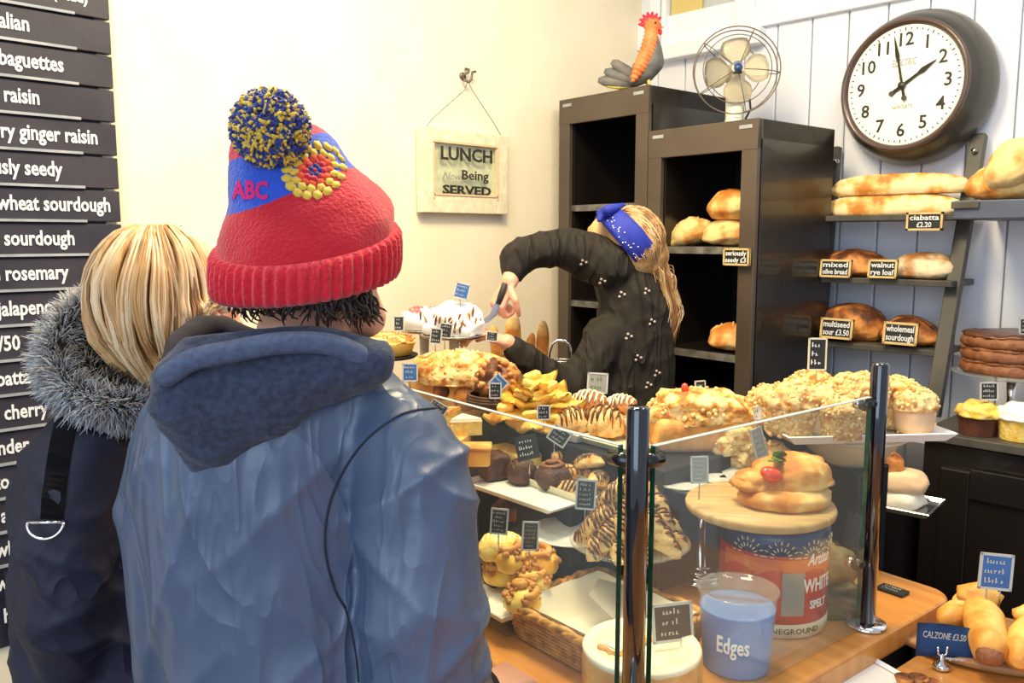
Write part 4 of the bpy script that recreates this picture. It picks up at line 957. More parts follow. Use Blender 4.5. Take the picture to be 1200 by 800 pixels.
# chocolate clusters, chalk signs, stick pastries
gcl = 'chocolate nut clusters behind the brownies'
zcl = 1.115
riser('middle black riser behind the brownie tray', .32, .68, .405, .419, zcl-.02)
tray('cream shallow dish of clusters and stick pastries behind the brownies', CU(.49, .36, zcl-.032), .36, .10, 'bowl', CRZ, .02)
for i in range(9):
    px = 604+i % 5*13; py = 535-(i//5)*14+(i % 2)*4
    t = obj('nut_cluster', lump(.034, .03, .024, i, .35, 3, .4), ('chocgloss' if i % 2 else 'chocmid')); put(t, PZ(px, py, zcl-.02+.02*(i//5)), i); tag(t, 'dark chocolate nut cluster, %s in the %s row behind the brownie tray' % (('leftmost', 'second from left', 'middle', 'fourth from left', 'rightmost')[i % 5], ('front', 'back')[i//5]), 'cluster', gcl)
gst = 'rolled stick pastries left of the near post'
sp = None
for i in range(10):
    if sp is None:
        sp = thing('stick_pastry', 'pale rolled stick pastry drizzled with chocolate left of the near post', 'pastry', (0, 0, 0), group=gst)
        bm = NB(); tube(bm, [(-.04, 0, 0), (-.036, 0, 0), (0, 0, .003), (.036, 0, 0), (.04, 0, 0)], [.006, .011, .013, .011, .006], 12)
        for v in bm.verts: v.co.z += .002*nz(v.co, 60)
        obj('roll', bm, 'biscotti', sp)
        bm = NB()
        for k in range(5): x = -.028+k*.014; tube(bm, [(x+.004*math.cos(a), .0135*math.cos(a), .0135*math.sin(a)+.002) for a in [PI*j/6 for j in range(7)]], .0014, 5)
        obj('chocolate_stripes', bm, 'chocgloss', sp)
        t = sp
    else: t = copy_tree(sp)
    t['label'] = 'rolled stick pastry, %s in the %s layer left of the near post' % (('leftmost', 'second from left', 'middle', 'fourth from left', 'rightmost')[i % 5], ('lower', 'upper')[i//5])
    px = 664+(i % 5)*13; py = 552-(i//5)*22+(i % 2)*3
    put(t, PZ(px, py, zcl-.01+.022*(i//5)), rot=(0, rr.uniform(-.2, .2), YAW+rr.uniform(.2, .9)))
for i, (px, py) in enumerate(((676, 580), (700, 568), (690, 548))):
    t = copy_tree(b0); put(t, PZ(px, py, 1.085+.02*i), rot=(.2, .3, i+1)); t['label'] = ('biscotti leaning out left of the mound at the black sign', 'biscotti above the mound next to the post, lower of two', 'biscotti above the mound next to the post, higher of two')[i]
riser('thin black block under the loose biscotti by the post', .30, .38, .30, .38, 1.08)
psign('chalk-written black card tilted over the chocolate clusters', 607, 509, 634, 538, 1.60, 'signblack', 'signblack', 3, 17, 0, roll=-.22, chalk='chalk')
psign('black sign tilted like a diamond right of the chocolate clusters', 637, 498, 662, 519, 1.62, 'signblack', 'signedge', 3, 18, 0, roll=.6)
psign('black sign standing in the golden pastry pile', 629, 474, 645, 492, 1.72, 'signblack', 'signedge', 3, 19, 0)
# ================================================================== BACK ROW
# golden folded pastries
gy = 'folded golden pastries in the back row pile'
fpz = None; poss = [(596, 494, 0, 'bottom layer of the heap, left by the black sign under the diamond'), (622, 499, 0, 'bottom layer of the heap, middle'), (652, 502, 0, 'bottom layer of the heap, right by the drizzled buns'), (606, 478, 1, 'second layer of the heap, left'), (634, 480, 1, 'second layer of the heap, middle'), (660, 483, 1, 'second layer of the heap, right'), (618, 466, 2, 'third layer of the heap, left'), (644, 468, 2, 'third layer of the heap, right'), (630, 457, 3, 'topmost of the heap in front of the dark sleeve')]
for i, (px, py, l, lab) in enumerate(poss):
    if fpz is None:
        t = fpz = thing('folded_pastry', 'golden square folded pastry in the back row heap', 'pastry', (0, 0, 0), group=gy)
        bm = NB(); N = 10; G = []
        for a in range(N+1):
            row = []
            for b in range(N+1):
                x, y = (a/N-.5)*2, (b/N-.5)*2; e = max(abs(x), abs(y)); z = .016*(1-e**3)+.016*(abs(x*y))**1.5+.004*nz((x, y, 0), 2)
                row.append(bm.verts.new((x*.044, y*.044, z*1.3+.006)))
            G.append(row)
        for a in range(N):
            for b in range(N): bm.faces.new((G[a][b], G[a+1][b], G[a+1][b+1], G[a][b+1]))
        bmesh.ops.solidify(bm, geom=bm.faces[:], thickness=.01); obj('puff_square', bm, 'yellow', fpz)
        bm = NB(); box(bm, (0, 0, .034), (.036, .036, .018), Matrix.Rotation(.785, 4, 'Z'), bev=.005, seg=2); obj('folded_corner', bm, 'cornyellow', fpz)
    else: t = copy_tree(fpz)
    t['label'] = 'folded golden pastry, '+lab
    put(t, PD(px, py, (1.82, 1.84, 1.86, 1.87)[l]), rot=(rr.uniform(-.35, .35), rr.uniform(-.35, .35), rr.uniform(0, 3)))
tray('white dish under the golden pastry heap', CU(.69, .50, ZR), .24, .14, rz=CRZ, h=.02)
t = thing('yellow_tray_bake', 'flat yellow tray bake under the pastries behind the front glass', 'cake', CU(.72, .375, 1.1), CRZ)
bm = NB(); box(bm, (0, 0, .016), (.13, .06, .03), bev=.006); obj('sponge', bm, 'cornyellow', t); 
bm = NB(); box(bm, (0, 0, .0), (.15, .075, .006), bev=.002); obj('card_base', bm, 'white', t)
riser('narrow black riser under the yellow tray bake', .66, .78, .345, .405, 1.095)
# left wedges near jacket
t = thing('orange_tart_wedge', 'glazed orange tart wedge beside the grey jacket shoulder', 'tart', PD(558, 545, 1.72), YAW); bm = NB(); box(bm, (0, 0, .02), (.06, .05, .036), bev=.006); obj('filling', bm, 'orange', t)
bm = NB(); box(bm, (0, 0, .0405), (.066, .056, .008), bev=.003); obj('pastry_lid', bm, 'crust', t)
riser('black riser under the tart and cake wedges left', .70, .98, .26, .40, 1.11)
for i, (px, py) in enumerate(((536, 532), (545, 508), (523, 498))):
    t = thing('cake_wedge', ('yellow cake wedge left of the orange tart', 'yellow cake wedge above the orange tart', 'yellow cake wedge furthest left behind the jacket')[i], 'cake', PD(px, py, 1.78+.03*i), i, 'yellow wedges left of the brownies')
    bm = NB(); q = bmesh.ops.create_cone(bm, cap_ends=True, segments=3, radius1=.04, radius2=.04, depth=.03, matrix=Matrix.Translation((0, 0, .015))); obj('sponge', bm, 'cornyellow', t, smooth=False)
    bm = NB(); bmesh.ops.create_cone(bm, cap_ends=True, segments=3, radius1=.041, radius2=.038, depth=.008, matrix=Matrix.Translation((0, 0, .034))); obj('icing', bm, 'icing' if i % 2 else 'crust', t, smooth=False)
# loaf cake on board
bo = PD(545, 474, 2.08); bo = CU(.93, .53, ZR+.001)
bm = NB(); rounded(bm, -.17, .17, -.10, .10, 0, .014, .03); o = obj('cutting_board', bm, 'boarddark', smooth=False); put(o, bo, YAW-.25); tag(o, 'brown wooden board under the long crumb-topped loaf cake', 'board')
lc = thing('loaf_cake', 'long sliced loaf cake with crumbly iced top on brown board', 'cake', PD(540, 465, 2.02), YAW-.28)
lc.location.z = ZR+.016
bm = NB(); box(bm, (0, 0, .05), (.235, .11, .098), bev=.012, seg=3); bmesh.ops.subdivide_edges(bm, edges=bm.edges, cuts=3, use_grid_fill=True)
for v in bm.verts: v.co += Vector((1, 1, .5))*.006*nz(v.co, 32)
obj('cake_body', bm, 'tan', lc)
bm = lump(.27, .13, .075, 3, .2, 4, .2, .7); bmesh.ops.translate(bm, vec=(.0, 0, .076), verts=bm.verts); obj('crumb_top', bm, 'crumb', lc)
bm = NB(); crumbs(bm, [(x, y, z+.078) for x, y, z in onlump(.27, .13, .075, 200, rr, .2, .0)], .0055, rr); o = obj('nut_topping', bm, 'nut', lc); o['kind'] = 'stuff'
bm = NB(); sph(bm, (.03, -.052, .045), (.03, .012, .032), 3); sph(bm, (-.03, -.052, .06), (.022, .01, .022), 2); sph(bm, (.085, -.05, .06), (.026, .012, .026), 2); obj('baked_apple_slices', bm, 'crustdark', lc)
fbn = thing('fruit_loaf', 'round dark fruit-filled loaf on the dark wicker tray', 'cake', PD(583, 460, 1.90), YAW)
bm = lump(.10, .085, .075, 12, .25, 4, .4); obj('loaf_body', bm, 'crustdark', fbn)
bm = NB(); crumbs(bm, onlump(.10, .085, .075, 60, rr, .4, -.1), .009, rr); o = obj('fruit_pieces', bm, 'nutbrown', fbn); o['kind'] = 'stuff'
wt = thing('round_wicker_tray', 'small dark round wicker tray under the fruit loaf', 'basket', fbn.location-Vector((0, 0, .026)), YAW)
for k in range(5): bm = NB(); tube(bm, [((.07-.002*abs(k-2))*math.cos(a), (.07-.002*abs(k-2))*math.sin(a), k*.0058) for a in [2*PI*j/32 for j in range(32)]], .0035, 6, True); obj('woven_ring', bm, 'wickerdark', wt)
bm = NB(); cyl(bm, (0, 0, .001), (0, 0, .004), .068, seg=32); obj('tray_base', bm, 'wickerdark', wt)
psign('blue card turned as a diamond before the fruit loaf', 568, 437, 587, 456, 1.84, 'signblue', 'signedge', 2, 20, 0, roll=.75, pin=.0)
psign('black sign directly below the blue diamond card', 573, 448, 588, 467, 1.83, 'signblack', 'signedge', 3, 21, 0)
psign('bright blue sign at the left end of the loaf cake', 471, 425, 490, 447, 1.95, 'signblue', 'signedge', 3, 22, 0)
psign('black sign lying tilted beside the grey jacket shoulder', 500, 470, 522, 482, 1.75, 'signblack', 'signedge', 2, 23, 0, roll=.55, pin=0)
# drizzled buns
gd = 'chocolate drizzled buns in the back row'
for i, (px, py, s, lab) in enumerate(((690, 486, .09, 'large drizzled bun left under the grey square sign'), (728, 486, .075, 'drizzled bun with cream side beside the post top'), (672, 505, .085, 'drizzled bun at the front left of its row'), (707, 508, .10, 'front drizzled bun with pale lengthwise stripes'), (735, 508, .06, 'small dark drizzled bun touching the post'))):
    t = thing('drizzled_bun', lab, 'bun', PD(px, py, 1.80 if i > 1 else 1.9), YAW+rr.uniform(-.4, .4), gd)
    obj('bun', lump(s, s*.8, s*.62, i+2, .1, 3, .5), 'biscotti' if i in (3, 2) else 'crustdark', t)
    bm = NB(); stripes(bm, s, s*.8, s*.62, 7, .0026, rr, .5, .5, 1.03); obj('chocolate_stripes', bm, 'chocgloss' if i in (2, 3) else 'icing', t)
    bm = NB(); stripes(bm, s, s*.8, s*.62, 5, .002, rr, .5, -.6, 1.04); obj('pale_stripes', bm, 'chocmid' if i in (2, 3) else 'nut', t)
tray('cream platter beneath the drizzled buns', CU(.52, .52, ZR), .20, .15, 'bowl', CRZ, .014)
psign('grey framed square sign behind the drizzled buns', 687, 436, 712, 461, 1.95, 'greytin', 'signedge', 2, 24, 0, roll=.06, chalk='leaf')
# crumb cake big
pcb = CU(.42, .63, ZR+.001)
cb = thing('crumb_cake', 'big pale crumb-topped cake right of the near post top', 'cake', pcb+R*.01, YAW+.1)
bm = NB(); box(bm, (0, 0, .035), (.215, .16, .068), bev=.015, seg=3); bmesh.ops.subdivide_edges(bm, edges=bm.edges, cuts=2, use_grid_fill=True)
for v in bm.verts: v.co += Vector((1, 1, .3))*.005*nz(v.co, 35)
obj('cake_body', bm, 'tan', cb)
bm = lump(.225, .17, .06, 7, .22, 4, .2, .65); bmesh.ops.translate(bm, vec=(0, 0, .058), verts=bm.verts); obj('icing_top', bm, 'crumb', cb)
bm = NB(); crumbs(bm, [(x, y, z+.06) for x, y, z in onlump(.225, .17, .06, 160, rr, .2, .0)], .006, rr); o = obj('nut_topping', bm, 'nut', cb); o['kind'] = 'stuff'
bm = NB(); sph(bm, (-.04, -.02, .125), (.008, .008, .012), 2); obj('fruit_piece', bm, 'tomato', cb)
psign('narrow black sign behind the big crumb-topped cake', 814, 445, 829, 474, 2.0, 'signblack', 'cream', 4, 25, .4)
# second crumb cake pieces to the right, lower
gnc = 'nutty crumble slices behind the white paper'
for i, (px, py) in enumerate(((868, 545), (850, 530), (880, 528), (905, 540), (865, 518))):
    t = thing('crumble_slice', ('crumble slice lowest behind the white paper', 'crumble slice left under the glass edge', 'crumble slice in the middle behind the grey leaning sign', 'crumble slice right by the filled roll', 'topmost crumble slice next to the crumb cake')[i], 'cake', PD(px, py, 1.70), i, gnc)
    obj('cake', lump(.07, .06, .04, i, .2, 3, .4, .7), 'nut', t); bm = NB(); crumbs(bm, onlump(.07, .06, .04, 40, rr, .4, .0), .0042, rr); o = obj('nut_topping', bm, 'nut', t); o['kind'] = 'stuff'
riser('black riser under the crumble slices', .26, .36, .62, .72, 1.11)
# ================================================================== CRUMB-COATED TALL CAKES on white plate over bowl
pz = 1.20
pcx = PZ(996, 501, pz); 
bw = thing('stoneware_bowl', 'wide cream stoneware bowl under the square white platter', 'bowl', Vector((pcx.x, pcx.y, pz-.075)), 0)
bm = NB(); lathe(bm, [(0, 0), (.05, 0), (.055, .006), (.085, .03), (.108, .062), (.112, .07), (.106, .07), (.08, .035), (.05, .012), (0, .01)], seg=48); obj('bowl_body', bm, 'bowl', bw)
bm = NB(); tube(bm, [(.111*math.cos(a), .111*math.sin(a), .062) for a in [2*PI*j/40 for j in range(40)]], .004, 6, True); obj('rim_band', bm, 'bowl', bw)
pl_ = PZ(992, 504, pz)
sqp = tray('large square white platter holding the crumb-coated tall cakes', Vector((pl_.x, pl_.y, pz-.004)), .35, .22, 'white', YAW+.10, .018)
gp = 'crumb-coated tall cakes on the square platter'
tall = [(925, 508, 1.66, .058, .075, 0, 'left front crumb-coated cake under the clipped upright sign'), (950, 494, 1.82, .056, .085, 1, 'crumb-coated cake with brown nutty cap behind the left one'), (1005, 503, 1.72, .06, .095, 0, 'tallest crumb-coated cake left of the far post'), (985, 512, 1.62, .05, .06, 0, 'low crumb-coated cake in front behind the glass'), (1045, 499, 1.8, .056, .078, 1, 'crumb-coated cake with rounded bun top right of the far post'), (1070, 506, 1.74, .045, .062, 2, 'paper-cased crumb cake at the right end of the platter'), (895, 499, 1.70, .035, .055, 0, 'small crumb-coated cake at the left edge of the platter'), (965, 508, 1.64, .045, .07, 3, 'paper-cased plain cake in the middle front of the platter')]
for i, (px, py, dep, r1, h1_, kd, lab) in enumerate(tall):
    p = PZ(px, py, pz+.006); h1_ *= .85
    t = thing('crumb_coated_cake', lab, 'cake', p, i, gp)
    bm = NB(); lathe(bm, [(0, .001), (r1*.72, .001), (r1*.8, h1_*.2), (r1*.92, h1_*.8), (r1*.85, h1_), (0, h1_*1.04)], seg=24)
    for v in bm.verts: v.co += Vector((v.co.x, v.co.y, 0)).normalized()*.003*nz(v.co, 40, i) if v.co.xy.length > .01 else Vector()
    obj('paper_case' if kd in (2, 3) else 'cake_body', bm, 'case' if kd in (2, 3) else 'nutbase', t)
    bm = lump(r1*2.0, r1*2.0, .045, i, .2, 4, .2); bmesh.ops.translate(bm, vec=(0, 0, h1_*.92), verts=bm.verts); obj('cake_top', bm, ('nutbase', 'crumb', 'nut', 'nut')[kd], t)
    bm = NB(); pts = []
    for _ in range(260 if kd < 2 else 90):
        a = rr.uniform(0, 2*PI); q = rr.random()
        if q < (.62 if kd < 2 else .05): z = rr.uniform(.0, 1); r2 = r1*(.74+.2*z); pts.append((r2*math.cos(a), r2*math.sin(a), z*h1_))
        else: z = rr.uniform(0, 1); r2 = math.sqrt(1-z*z); pts.append((r1*r2*math.cos(a), r1*r2*math.sin(a), h1_*.92+(z+.2)*.045/1.2))
    crumbs(bm, pts, .0052, rr); o = obj('nut_coating', bm, 'nut', t); o['kind'] = 'stuff'
psign('tiny cream sign at the left edge of the square platter', 883, 477, 893, 492, 1.62, 'cream', 'signedge', 2, 26, 0, chalk='ink')
# ================================================================== ALONG THE LEFT WALL (far left of the counter)
sc_ = thing('side_counter', 'low pale cupboard along the cream wall behind the counter', 'cupboard', (WX+.006, 2.11, 0)); 
bm = NB(); box(bm, (.18, .0, .44), (.35, .20, .875)); flat('carcass', bm, 'black', sc_); bm = NB(); box(bm, (.185, 0, .8945), (.37, .22, .03), bev=.003); flat('worktop', bm, 'wood', sc_)
def foot_stand(label, p, r, zbase, m='white'):
    t = stand(label, Vector((p.x, p.y, zbase)), r, p.z-zbase, m, 'papergrey'); return t
pq = PD(452, 416, 2.2)
foot_stand('dark-rimmed cake stand under the seeded pie at the far left', pq, .085, ZC+.001, 'blackin')
t = thing('seeded_pie', 'golden pie with seeded crumb top beside the red hat', 'pie', pq+Vector((0, 0, .004)), 0)
bm = NB(); lathe(bm, [(0, 0), (.068, 0), (.078, .03), (.08, .036), (0, .036)], seg=36); obj('pie_crust', bm, 'yellow', t)
bm = lump(.158, .158, .026, 3, .12, 4, .2); bmesh.ops.translate(bm, vec=(0, 0, .03), verts=bm.verts); obj('seeded_top', bm, 'crumb', t)
bm = NB(); crumbs(bm, [(x, y, z+.03) for x, y, z in onlump(.158, .158, .026, 120, rr, .2, .1)], .004, rr); o = obj('seeds', bm, 'nutbrown', t); o['kind'] = 'stuff'
pq = PD(497, 386, 2.35); 
foot_stand('steel ringed cake stand under the pink flowered cake', pq, .07, ZC+.001, 'steel')
t = thing('flower_cake', 'white cake with pink icing flowers behind the loaf cake', 'cake', pq+Vector((0, 0, .004)), 0)
bm = NB(); cyl(bm, (0, 0, 0), (0, 0, .045), .06, seg=36); obj('cake_body', bm, 'icingwhite', t)
for i in range(7):
    a = i*2.4; c = Vector((.035*math.cos(a), .035*math.sin(a), .05)) if i else Vector((0, -.02, .055)); bm = NB()
    for k in range(5): b = 2*PI*k/5; sph(bm, c+Vector((math.cos(b)*.009, math.sin(b)*.009, .003)), (.008, .008, .006), 1)
    obj('icing_flower', bm, 'pink' if i % 2 == 0 else 'icingwhite', t)
pq = PD(532, 392, 2.25)
foot_stand('tall stand under the white meringue cake being cut', pq, .09, ZC+.001, 'steel')
t = thing('meringue_cake', 'white frosted cake with chocolate shards being cut by the knife', 'cake', pq+Vector((0, 0, .004)), 0)
bm = lump(.15, .15, .085, 6, .25, 4, .3, .8); obj('frosting', bm, 'icingwhite', t)
for i in range(34):
    a = rr.uniform(-2.6, .2); r1 = rr.uniform(.045, .085); bm = NB(); c = Vector((r1*math.cos(a+.5), r1*math.sin(a+.5)-.01, rr.uniform(.0, .05))); d = Vector((rr.uniform(-.3, .6), -.2, rr.uniform(.3, 1))).normalized()*rr.uniform(.02, .04); tube(bm, [c, c+d*.5+Vector((0, 0, .003)), c+d], [.002, .0035, .001], 5); obj('chocolate_shard', bm, 'nutbrown' if i % 3 else 'chocmid', t)
for q in (('blue sign stuck on top of the white meringue cake', 530, 331, 548, 350, 2.2, 'signblue', 27, .25), ('small grey-black sign between red hat and flower cake', 461, 370, 474, 388, 2.25, 'signblack', 28, 0), ('black sign left of a pair before the meringue cake', 503, 384, 517, 403, 2.1, 'signblack', 29, .1), ('black sign right of a pair before the meringue cake', 513, 378, 529, 396, 2.12, 'signblack', 30, .15), ('small dark sign at the sleeve end of the bending woman', 569, 388, 583, 400, 2.05, 'signblack', 32, .1)):
    psign(q[0], *q[1:6], q[6], 'signedge', 3, q[7], 0, roll=q[8])
# standing baguettes ends in the corner with a wire basket
gbg = 'upright flat breads standing against the cream wall'
for i, (px, py, hh, ww, m_, tl) in enumerate(((601, 415, 52, 20, 'baguette', 0), (585, 417, 38, 14, 'crust', -.15), (616, 418, 30, 13, 'baguette', .2), (634, 420, 46, 16, 'crust', .05))):
    p = PD(px, py+12, 2.55); kq = 2.55/994; bm = NB(); sph(bm, (0, 0, (hh+12)*kq/2), (ww*kq/2, .02, (hh+12)*kq/2), 3)
    for v in bm.verts: v.co.x *= 1+.1*nz(v.co, 20, i)
    o = obj('upright_baguette', bm, m_); put(o, p, rot=(0, tl, YAW)); tag(o, ('widest upright baguette against the wall under the knife hand', 'thin short baguette at the left of the upright group', 'short stub baguette right of the widest one', 'separate upright baguette nearer the dark cabinet')[i], 'baguette', gbg)
p = PD(610, 432, 2.55)
bx_ = thing('bread_crate', 'low pale crate holding the upright baguettes behind the dark sleeve', 'crate', Vector((p.x, p.y, .921)), YAW); hz_ = p.z-.921
bm = NB()
for s in (-1, 1): box(bm, (s*.085, 0, hz_/2+.02), (.008, .07, hz_+.04)); box(bm, (0, s*.035, hz_/2+.02), (.17, .008, hz_+.04))
box(bm, (0, 0, hz_-.01), (.16, .06, .008)); flat('crate_body', bm, 'board', bx_)
p = PD(657, 442, 2.45)
wb = thing('wire_basket', 'small chrome handled basket on the counter behind the dark sleeve', 'basket', Vector((p.x, p.y, .921)), YAW); kq = 2.45/994
hh = p.z-.921
bm = NB(); tube(bm, [(-.034, 0, hh), (-.034, 0, hh+.07), (-.026, 0, hh+.098), (-.01, 0, hh+.11), (.01, 0, hh+.11), (.026, 0, hh+.098), (.034, 0, hh+.07), (.034, 0, hh)], .0042, 8); obj('handle', bm, 'chrome', wb)
for z in (hh+.05, hh+.03, hh): bm = NB(); tube(bm, [(.045*math.cos(a), .03*math.sin(a), z) for a in [2*PI*j/24 for j in range(24)]], .003, 6, True); obj('wire_ring', bm, 'steel', wb)
bm = NB(); box(bm, (0, 0, hh/2), (.08, .05, hh)); flat('holder_block', bm, 'papergrey', wb)
# ================================================================== RIGHT: back counter goods
zt_ = ztab+.001
pk = PZ(1192, 480, zt_); pk = PY(1185, 455, 2.62); pk.z = zt_
zpl = PY(1185, 438, 2.60).z
stand('glass cake stand under the chocolate layer cake on the back counter', pk, .155, zpl-zt_, 'glassveil', 'chrome')
ck_ = thing('layer_cake', 'tall chocolate layer cake with rough frosting on its stand', 'cake', Vector((pk.x, pk.y, zpl+.003)), 0)
for i in range(3):
    bm = NB(); lathe(bm, [(0, i*.036), (.125, i*.036), (.132, i*.036+.008), (.132, i*.036+.022), (.125, i*.036+.03), (0, i*.036+.03)], seg=64)
    for v in bm.verts: v.co += Vector((v.co.x, v.co.y, 0))*(.05*nz(v.co, 50, i))
    obj('sponge_layer', bm, 'chocmid', ck_)
    bm = NB(); lathe(bm, [(0, i*.036+.029), (.124, i*.036+.028), (.129, i*.036+.033), (.122, i*.036+.038), (0, i*.036+.037)], seg=64)
    for v in bm.verts: v.co += Vector((v.co.x, v.co.y, 0))*(.09*nz(v.co, 45, i+5))+Vector((0, 0, .006*nz(v.co, 60, 3)))
    obj('frosting_layer', bm, 'chocmid' if i < 2 else 'chocgloss', ck_)
psign('black price sign standing under the chocolate layer cake', 1148, 447, 1170, 469, 2.2, 'signblack', 'signedge', 3, 33, 0)
psign('black sign at the right frame edge above the layer cake', 1194, 372, 1216, 392, 2.3, 'signblack', 'signedge', 3, 34, 0)
def mini(nm, label, px, py, r1, h1_, m1, m2, dep_v=0):
    p = PZ(px, py, zt_); t = thing(nm, label, 'cake', p, .3)
    bm = NB(); lathe(bm, [(0, 0), (r1*.82, 0), (r1*.95, h1_), (0, h1_)], seg=8 if m1 == 'casebrown' else 24); obj('cake_base', bm, m1, t, smooth=False)
    bm = lump(r1*2.05, r1*2.05, .04, 4, .2, 4, .15, .85); bmesh.ops.translate(bm, vec=(0, 0, h1_), verts=bm.verts); obj('icing_top', bm, m2, t); return t
mini('mini_cake', 'small brown cased cake with yellow icing on the back counter', 1146, 508, .055, .05, 'casebrown', 'cornyellow')
mini('mini_cake', 'small yellow sponge cake with white icing at the right frame edge', 1195, 514, .058, .055, 'cornyellow', 'icingwhite')
# low cupboard with wrapped sandwiches
a = PY(1078, 590, 2.30); x_r = bx0-.02; x_l = p2.x+.45*ca+.05
lw = thing('low_cupboard', 'low black cupboard between tall cabinet and back counter', 'cupboard', ((x_l+x_r)/2, WY-.02, 0)); zl = .93
bm = NB(); box(bm, (0, -.40, zl/2), (x_r-x_l, .78, zl)); flat('carcass', bm, 'black', lw)
p = PD(1052, 596, 2.2); p.z = zl+.001
p = PZ(1048, 592, zl)
tray('dark metal tray of paper-wrapped sandwiches right of the far post', Vector((p.x, p.y, zl+.001)), .2, .16, 'steel', .1)
for i, (dx, dz_, l) in enumerate(((0, .004, .14), (.01, .044, .13), (-.03, .082, .09))):
    o = obj('wrapped_sandwich', lump(l, .10, .05, i+3, .15, 3, .4, .6), ('paper', 'case', 'crustdark')[i]); put(o, Vector((p.x+dx, p.y, zl+.004+dz_)), .3*i); tag(o, ('white paper-wrapped sandwich at the bottom of the tray stack', 'tan paper-wrapped sandwich in the middle of the tray stack', 'dark bread lying on top of the wrapped sandwiches')[i], 'sandwich', 'wrapped sandwiches on the dark tray')
# ================================================================== CALZONES on the side table
zc_ = ZT+.001
pb = PZ(1150, 762, zc_); bm = NB(); lathe(bm, [(0, 0), (.15, 0), (.165, .006), (.168, .014), (.163, .018), (0, .018)], seg=56, sy=.66); o = obj('oval_board', bm, 'boarddark'); put(o, PZ(1158, 758, zc_), YAW-.42); tag(o, 'oval brown wooden board holding the calzones', 'board')
gz = 'calzones on the oval board'
def calzone(label, pts, rs, end=True):
    t = thing('calzone', label, 'pastry', pts[0], 0, gz); o0 = Vector(pts[0])
    bm = NB(); P_ = [Vector(p)-o0 for p in pts]; tube(bm, P_, rs, 20)
    d = (P_[-1]-P_[0]).normalized()
    bmesh.ops.subdivide_edges(bm, edges=bm.edges, cuts=1, use_grid_fill=True)
    for v in bm.verts: v.co += Vector((.4, .4, 1))*.004*nz(v.co, 30, len(label))
    obj('pastry_roll', bm, 'golden', t)
    bm = lump(.075, .05, .035, len(label), .2, 3, .4); bmesh.ops.transform(bm, matrix=Matrix.Translation(P_[-2]+Vector((0, 0, .008))) @ Matrix.Rotation(.6, 4, 'Z'), verts=bm.verts); obj('folded_flap', bm, 'golden', t)
    if end:
        e = P_[0]; bm = NB(); sph(bm, e, (.022, .014, .018), 2, (d.to_track_quat('Y', 'Z').to_euler())); obj('filling', bm, 'chocmid', t)
    return t
b1 = zc_+.018
def QZ(px, py, z): return PZ(px, py, z)
calzone('large calzone slanting down to an open end with dark filling', [QZ(1160, 768, b1+.032), QZ(1160, 762, b1+.036), QZ(1157, 745, b1+.04), QZ(1152, 725, b1+.045), QZ(1146, 710, b1+.05), QZ(1143, 700, b1+.052)], [.018, .027, .031, .034, .028, .012])
calzone('smaller calzone lying behind the blue label card', [QZ(1100, 728, b1+.028), QZ(1108, 726, b1+.03), QZ(1122, 722, b1+.03), QZ(1138, 722, b1+.03), QZ(1150, 722, b1+.028)], [.008, .022, .03, .03, .012], False)
calzone('calzone cut off by the right frame edge', [QZ(1192, 776, b1+.03), QZ(1196, 768, b1+.032), QZ(1205, 750, b1+.036), QZ(1215, 735, b1+.04), QZ(1222, 725, b1+.04)], [.01, .027, .032, .03, .012], False)
s_ = psign('blue square sign on two pins stuck in the large calzone', 1144, 646, 1186, 691, 1.42, 'signblue', 'signedge', 3, 35, 0, roll=.1, pin=.04, pins=2, chalk='chalkdim')
# rolled blue card on chrome holder
p = PZ(1103, 783, zc_); kq = k_(p)
lb_ = thing('label_holder', 'chrome ball-footed card holder with blue label before the calzones', 'card holder', p, YAW)
bm = NB(); lathe(bm, [(0, 0), (.0135, 0), (.0145, .004), (.012, .01), (.005, .014), (.003, .026), (0, .026)], seg=24); obj('foot', bm, 'chrome', lb_)
for s in (-1, 1):
    bm = NB(); tube(bm, [(0, 0, .022), (s*.007, 0, .026), (s*.008, 0, .036)], .0018, 6); sph(bm, (s*.008, 0, .037), .0032, 1); obj('clip', bm, 'chrome', lb_)
bm = NB(); N = 10; W2 = 72*kq; H2 = 44*kq; G = []
for i in range(N+1):
    row = []
    for j in range(5):
        x = (i/N-.5)*W2; y = .010*math.cos((i/N-.5)*2.6)-.002; row.append(bm.verts.new((x+.004, y, .016+(j/4)*H2-.12*x)))
    G.append(row)
for i in range(N):
    for j in range(4): bm.faces.new((G[i][j], G[i+1][j], G[i+1][j+1], G[i][j+1]))
bmesh.ops.solidify(bm, geom=bm.faces[:], thickness=.0012); card = obj('card', bm, 'signblue', lb_)
o = text('lettering', 'CALZONE £3.50', .016, 'chalkdim', lb_, Matrix.Translation((0, -.004, .016+H2*.72)) @ Matrix.Rotation(.12, 4, 'Y') @ RT, off=0, ext=.0004, width=W2*.75)
o = text('lettering', 'vegetarian', .008, 'chalk', lb_, Matrix.Translation((W2*.22, -.002, .018)) @ Matrix.Rotation(.12, 4, 'Y') @ RT, off=0, ext=.0004, width=W2*.35)
# white tray with tartlets
p = PZ(1030, 812, zc_); tray('white tray with small tartlets at the bottom right', p, .20, .14, 'white', CRZ-.25, .01)
for i, (px, py) in enumerate(((1060, 800), (1076, 800), (1092, 806))):
    p = PZ(px, py, zc_+.012); t = thing('tartlet', ('small brown tartlet on the white tray, leftmost', 'small brown tartlet on the white tray, middle', 'small brown tartlet on the white tray, rightmost')[i], 'tart', p, i, 'tartlets on the white tray'); bm = NB(); lathe(bm, [(0, 0), (.012, 0), (.016, .01), (.014, .011), (0, .008)], seg=16); obj('tart_case', bm, 'crustdark', t)
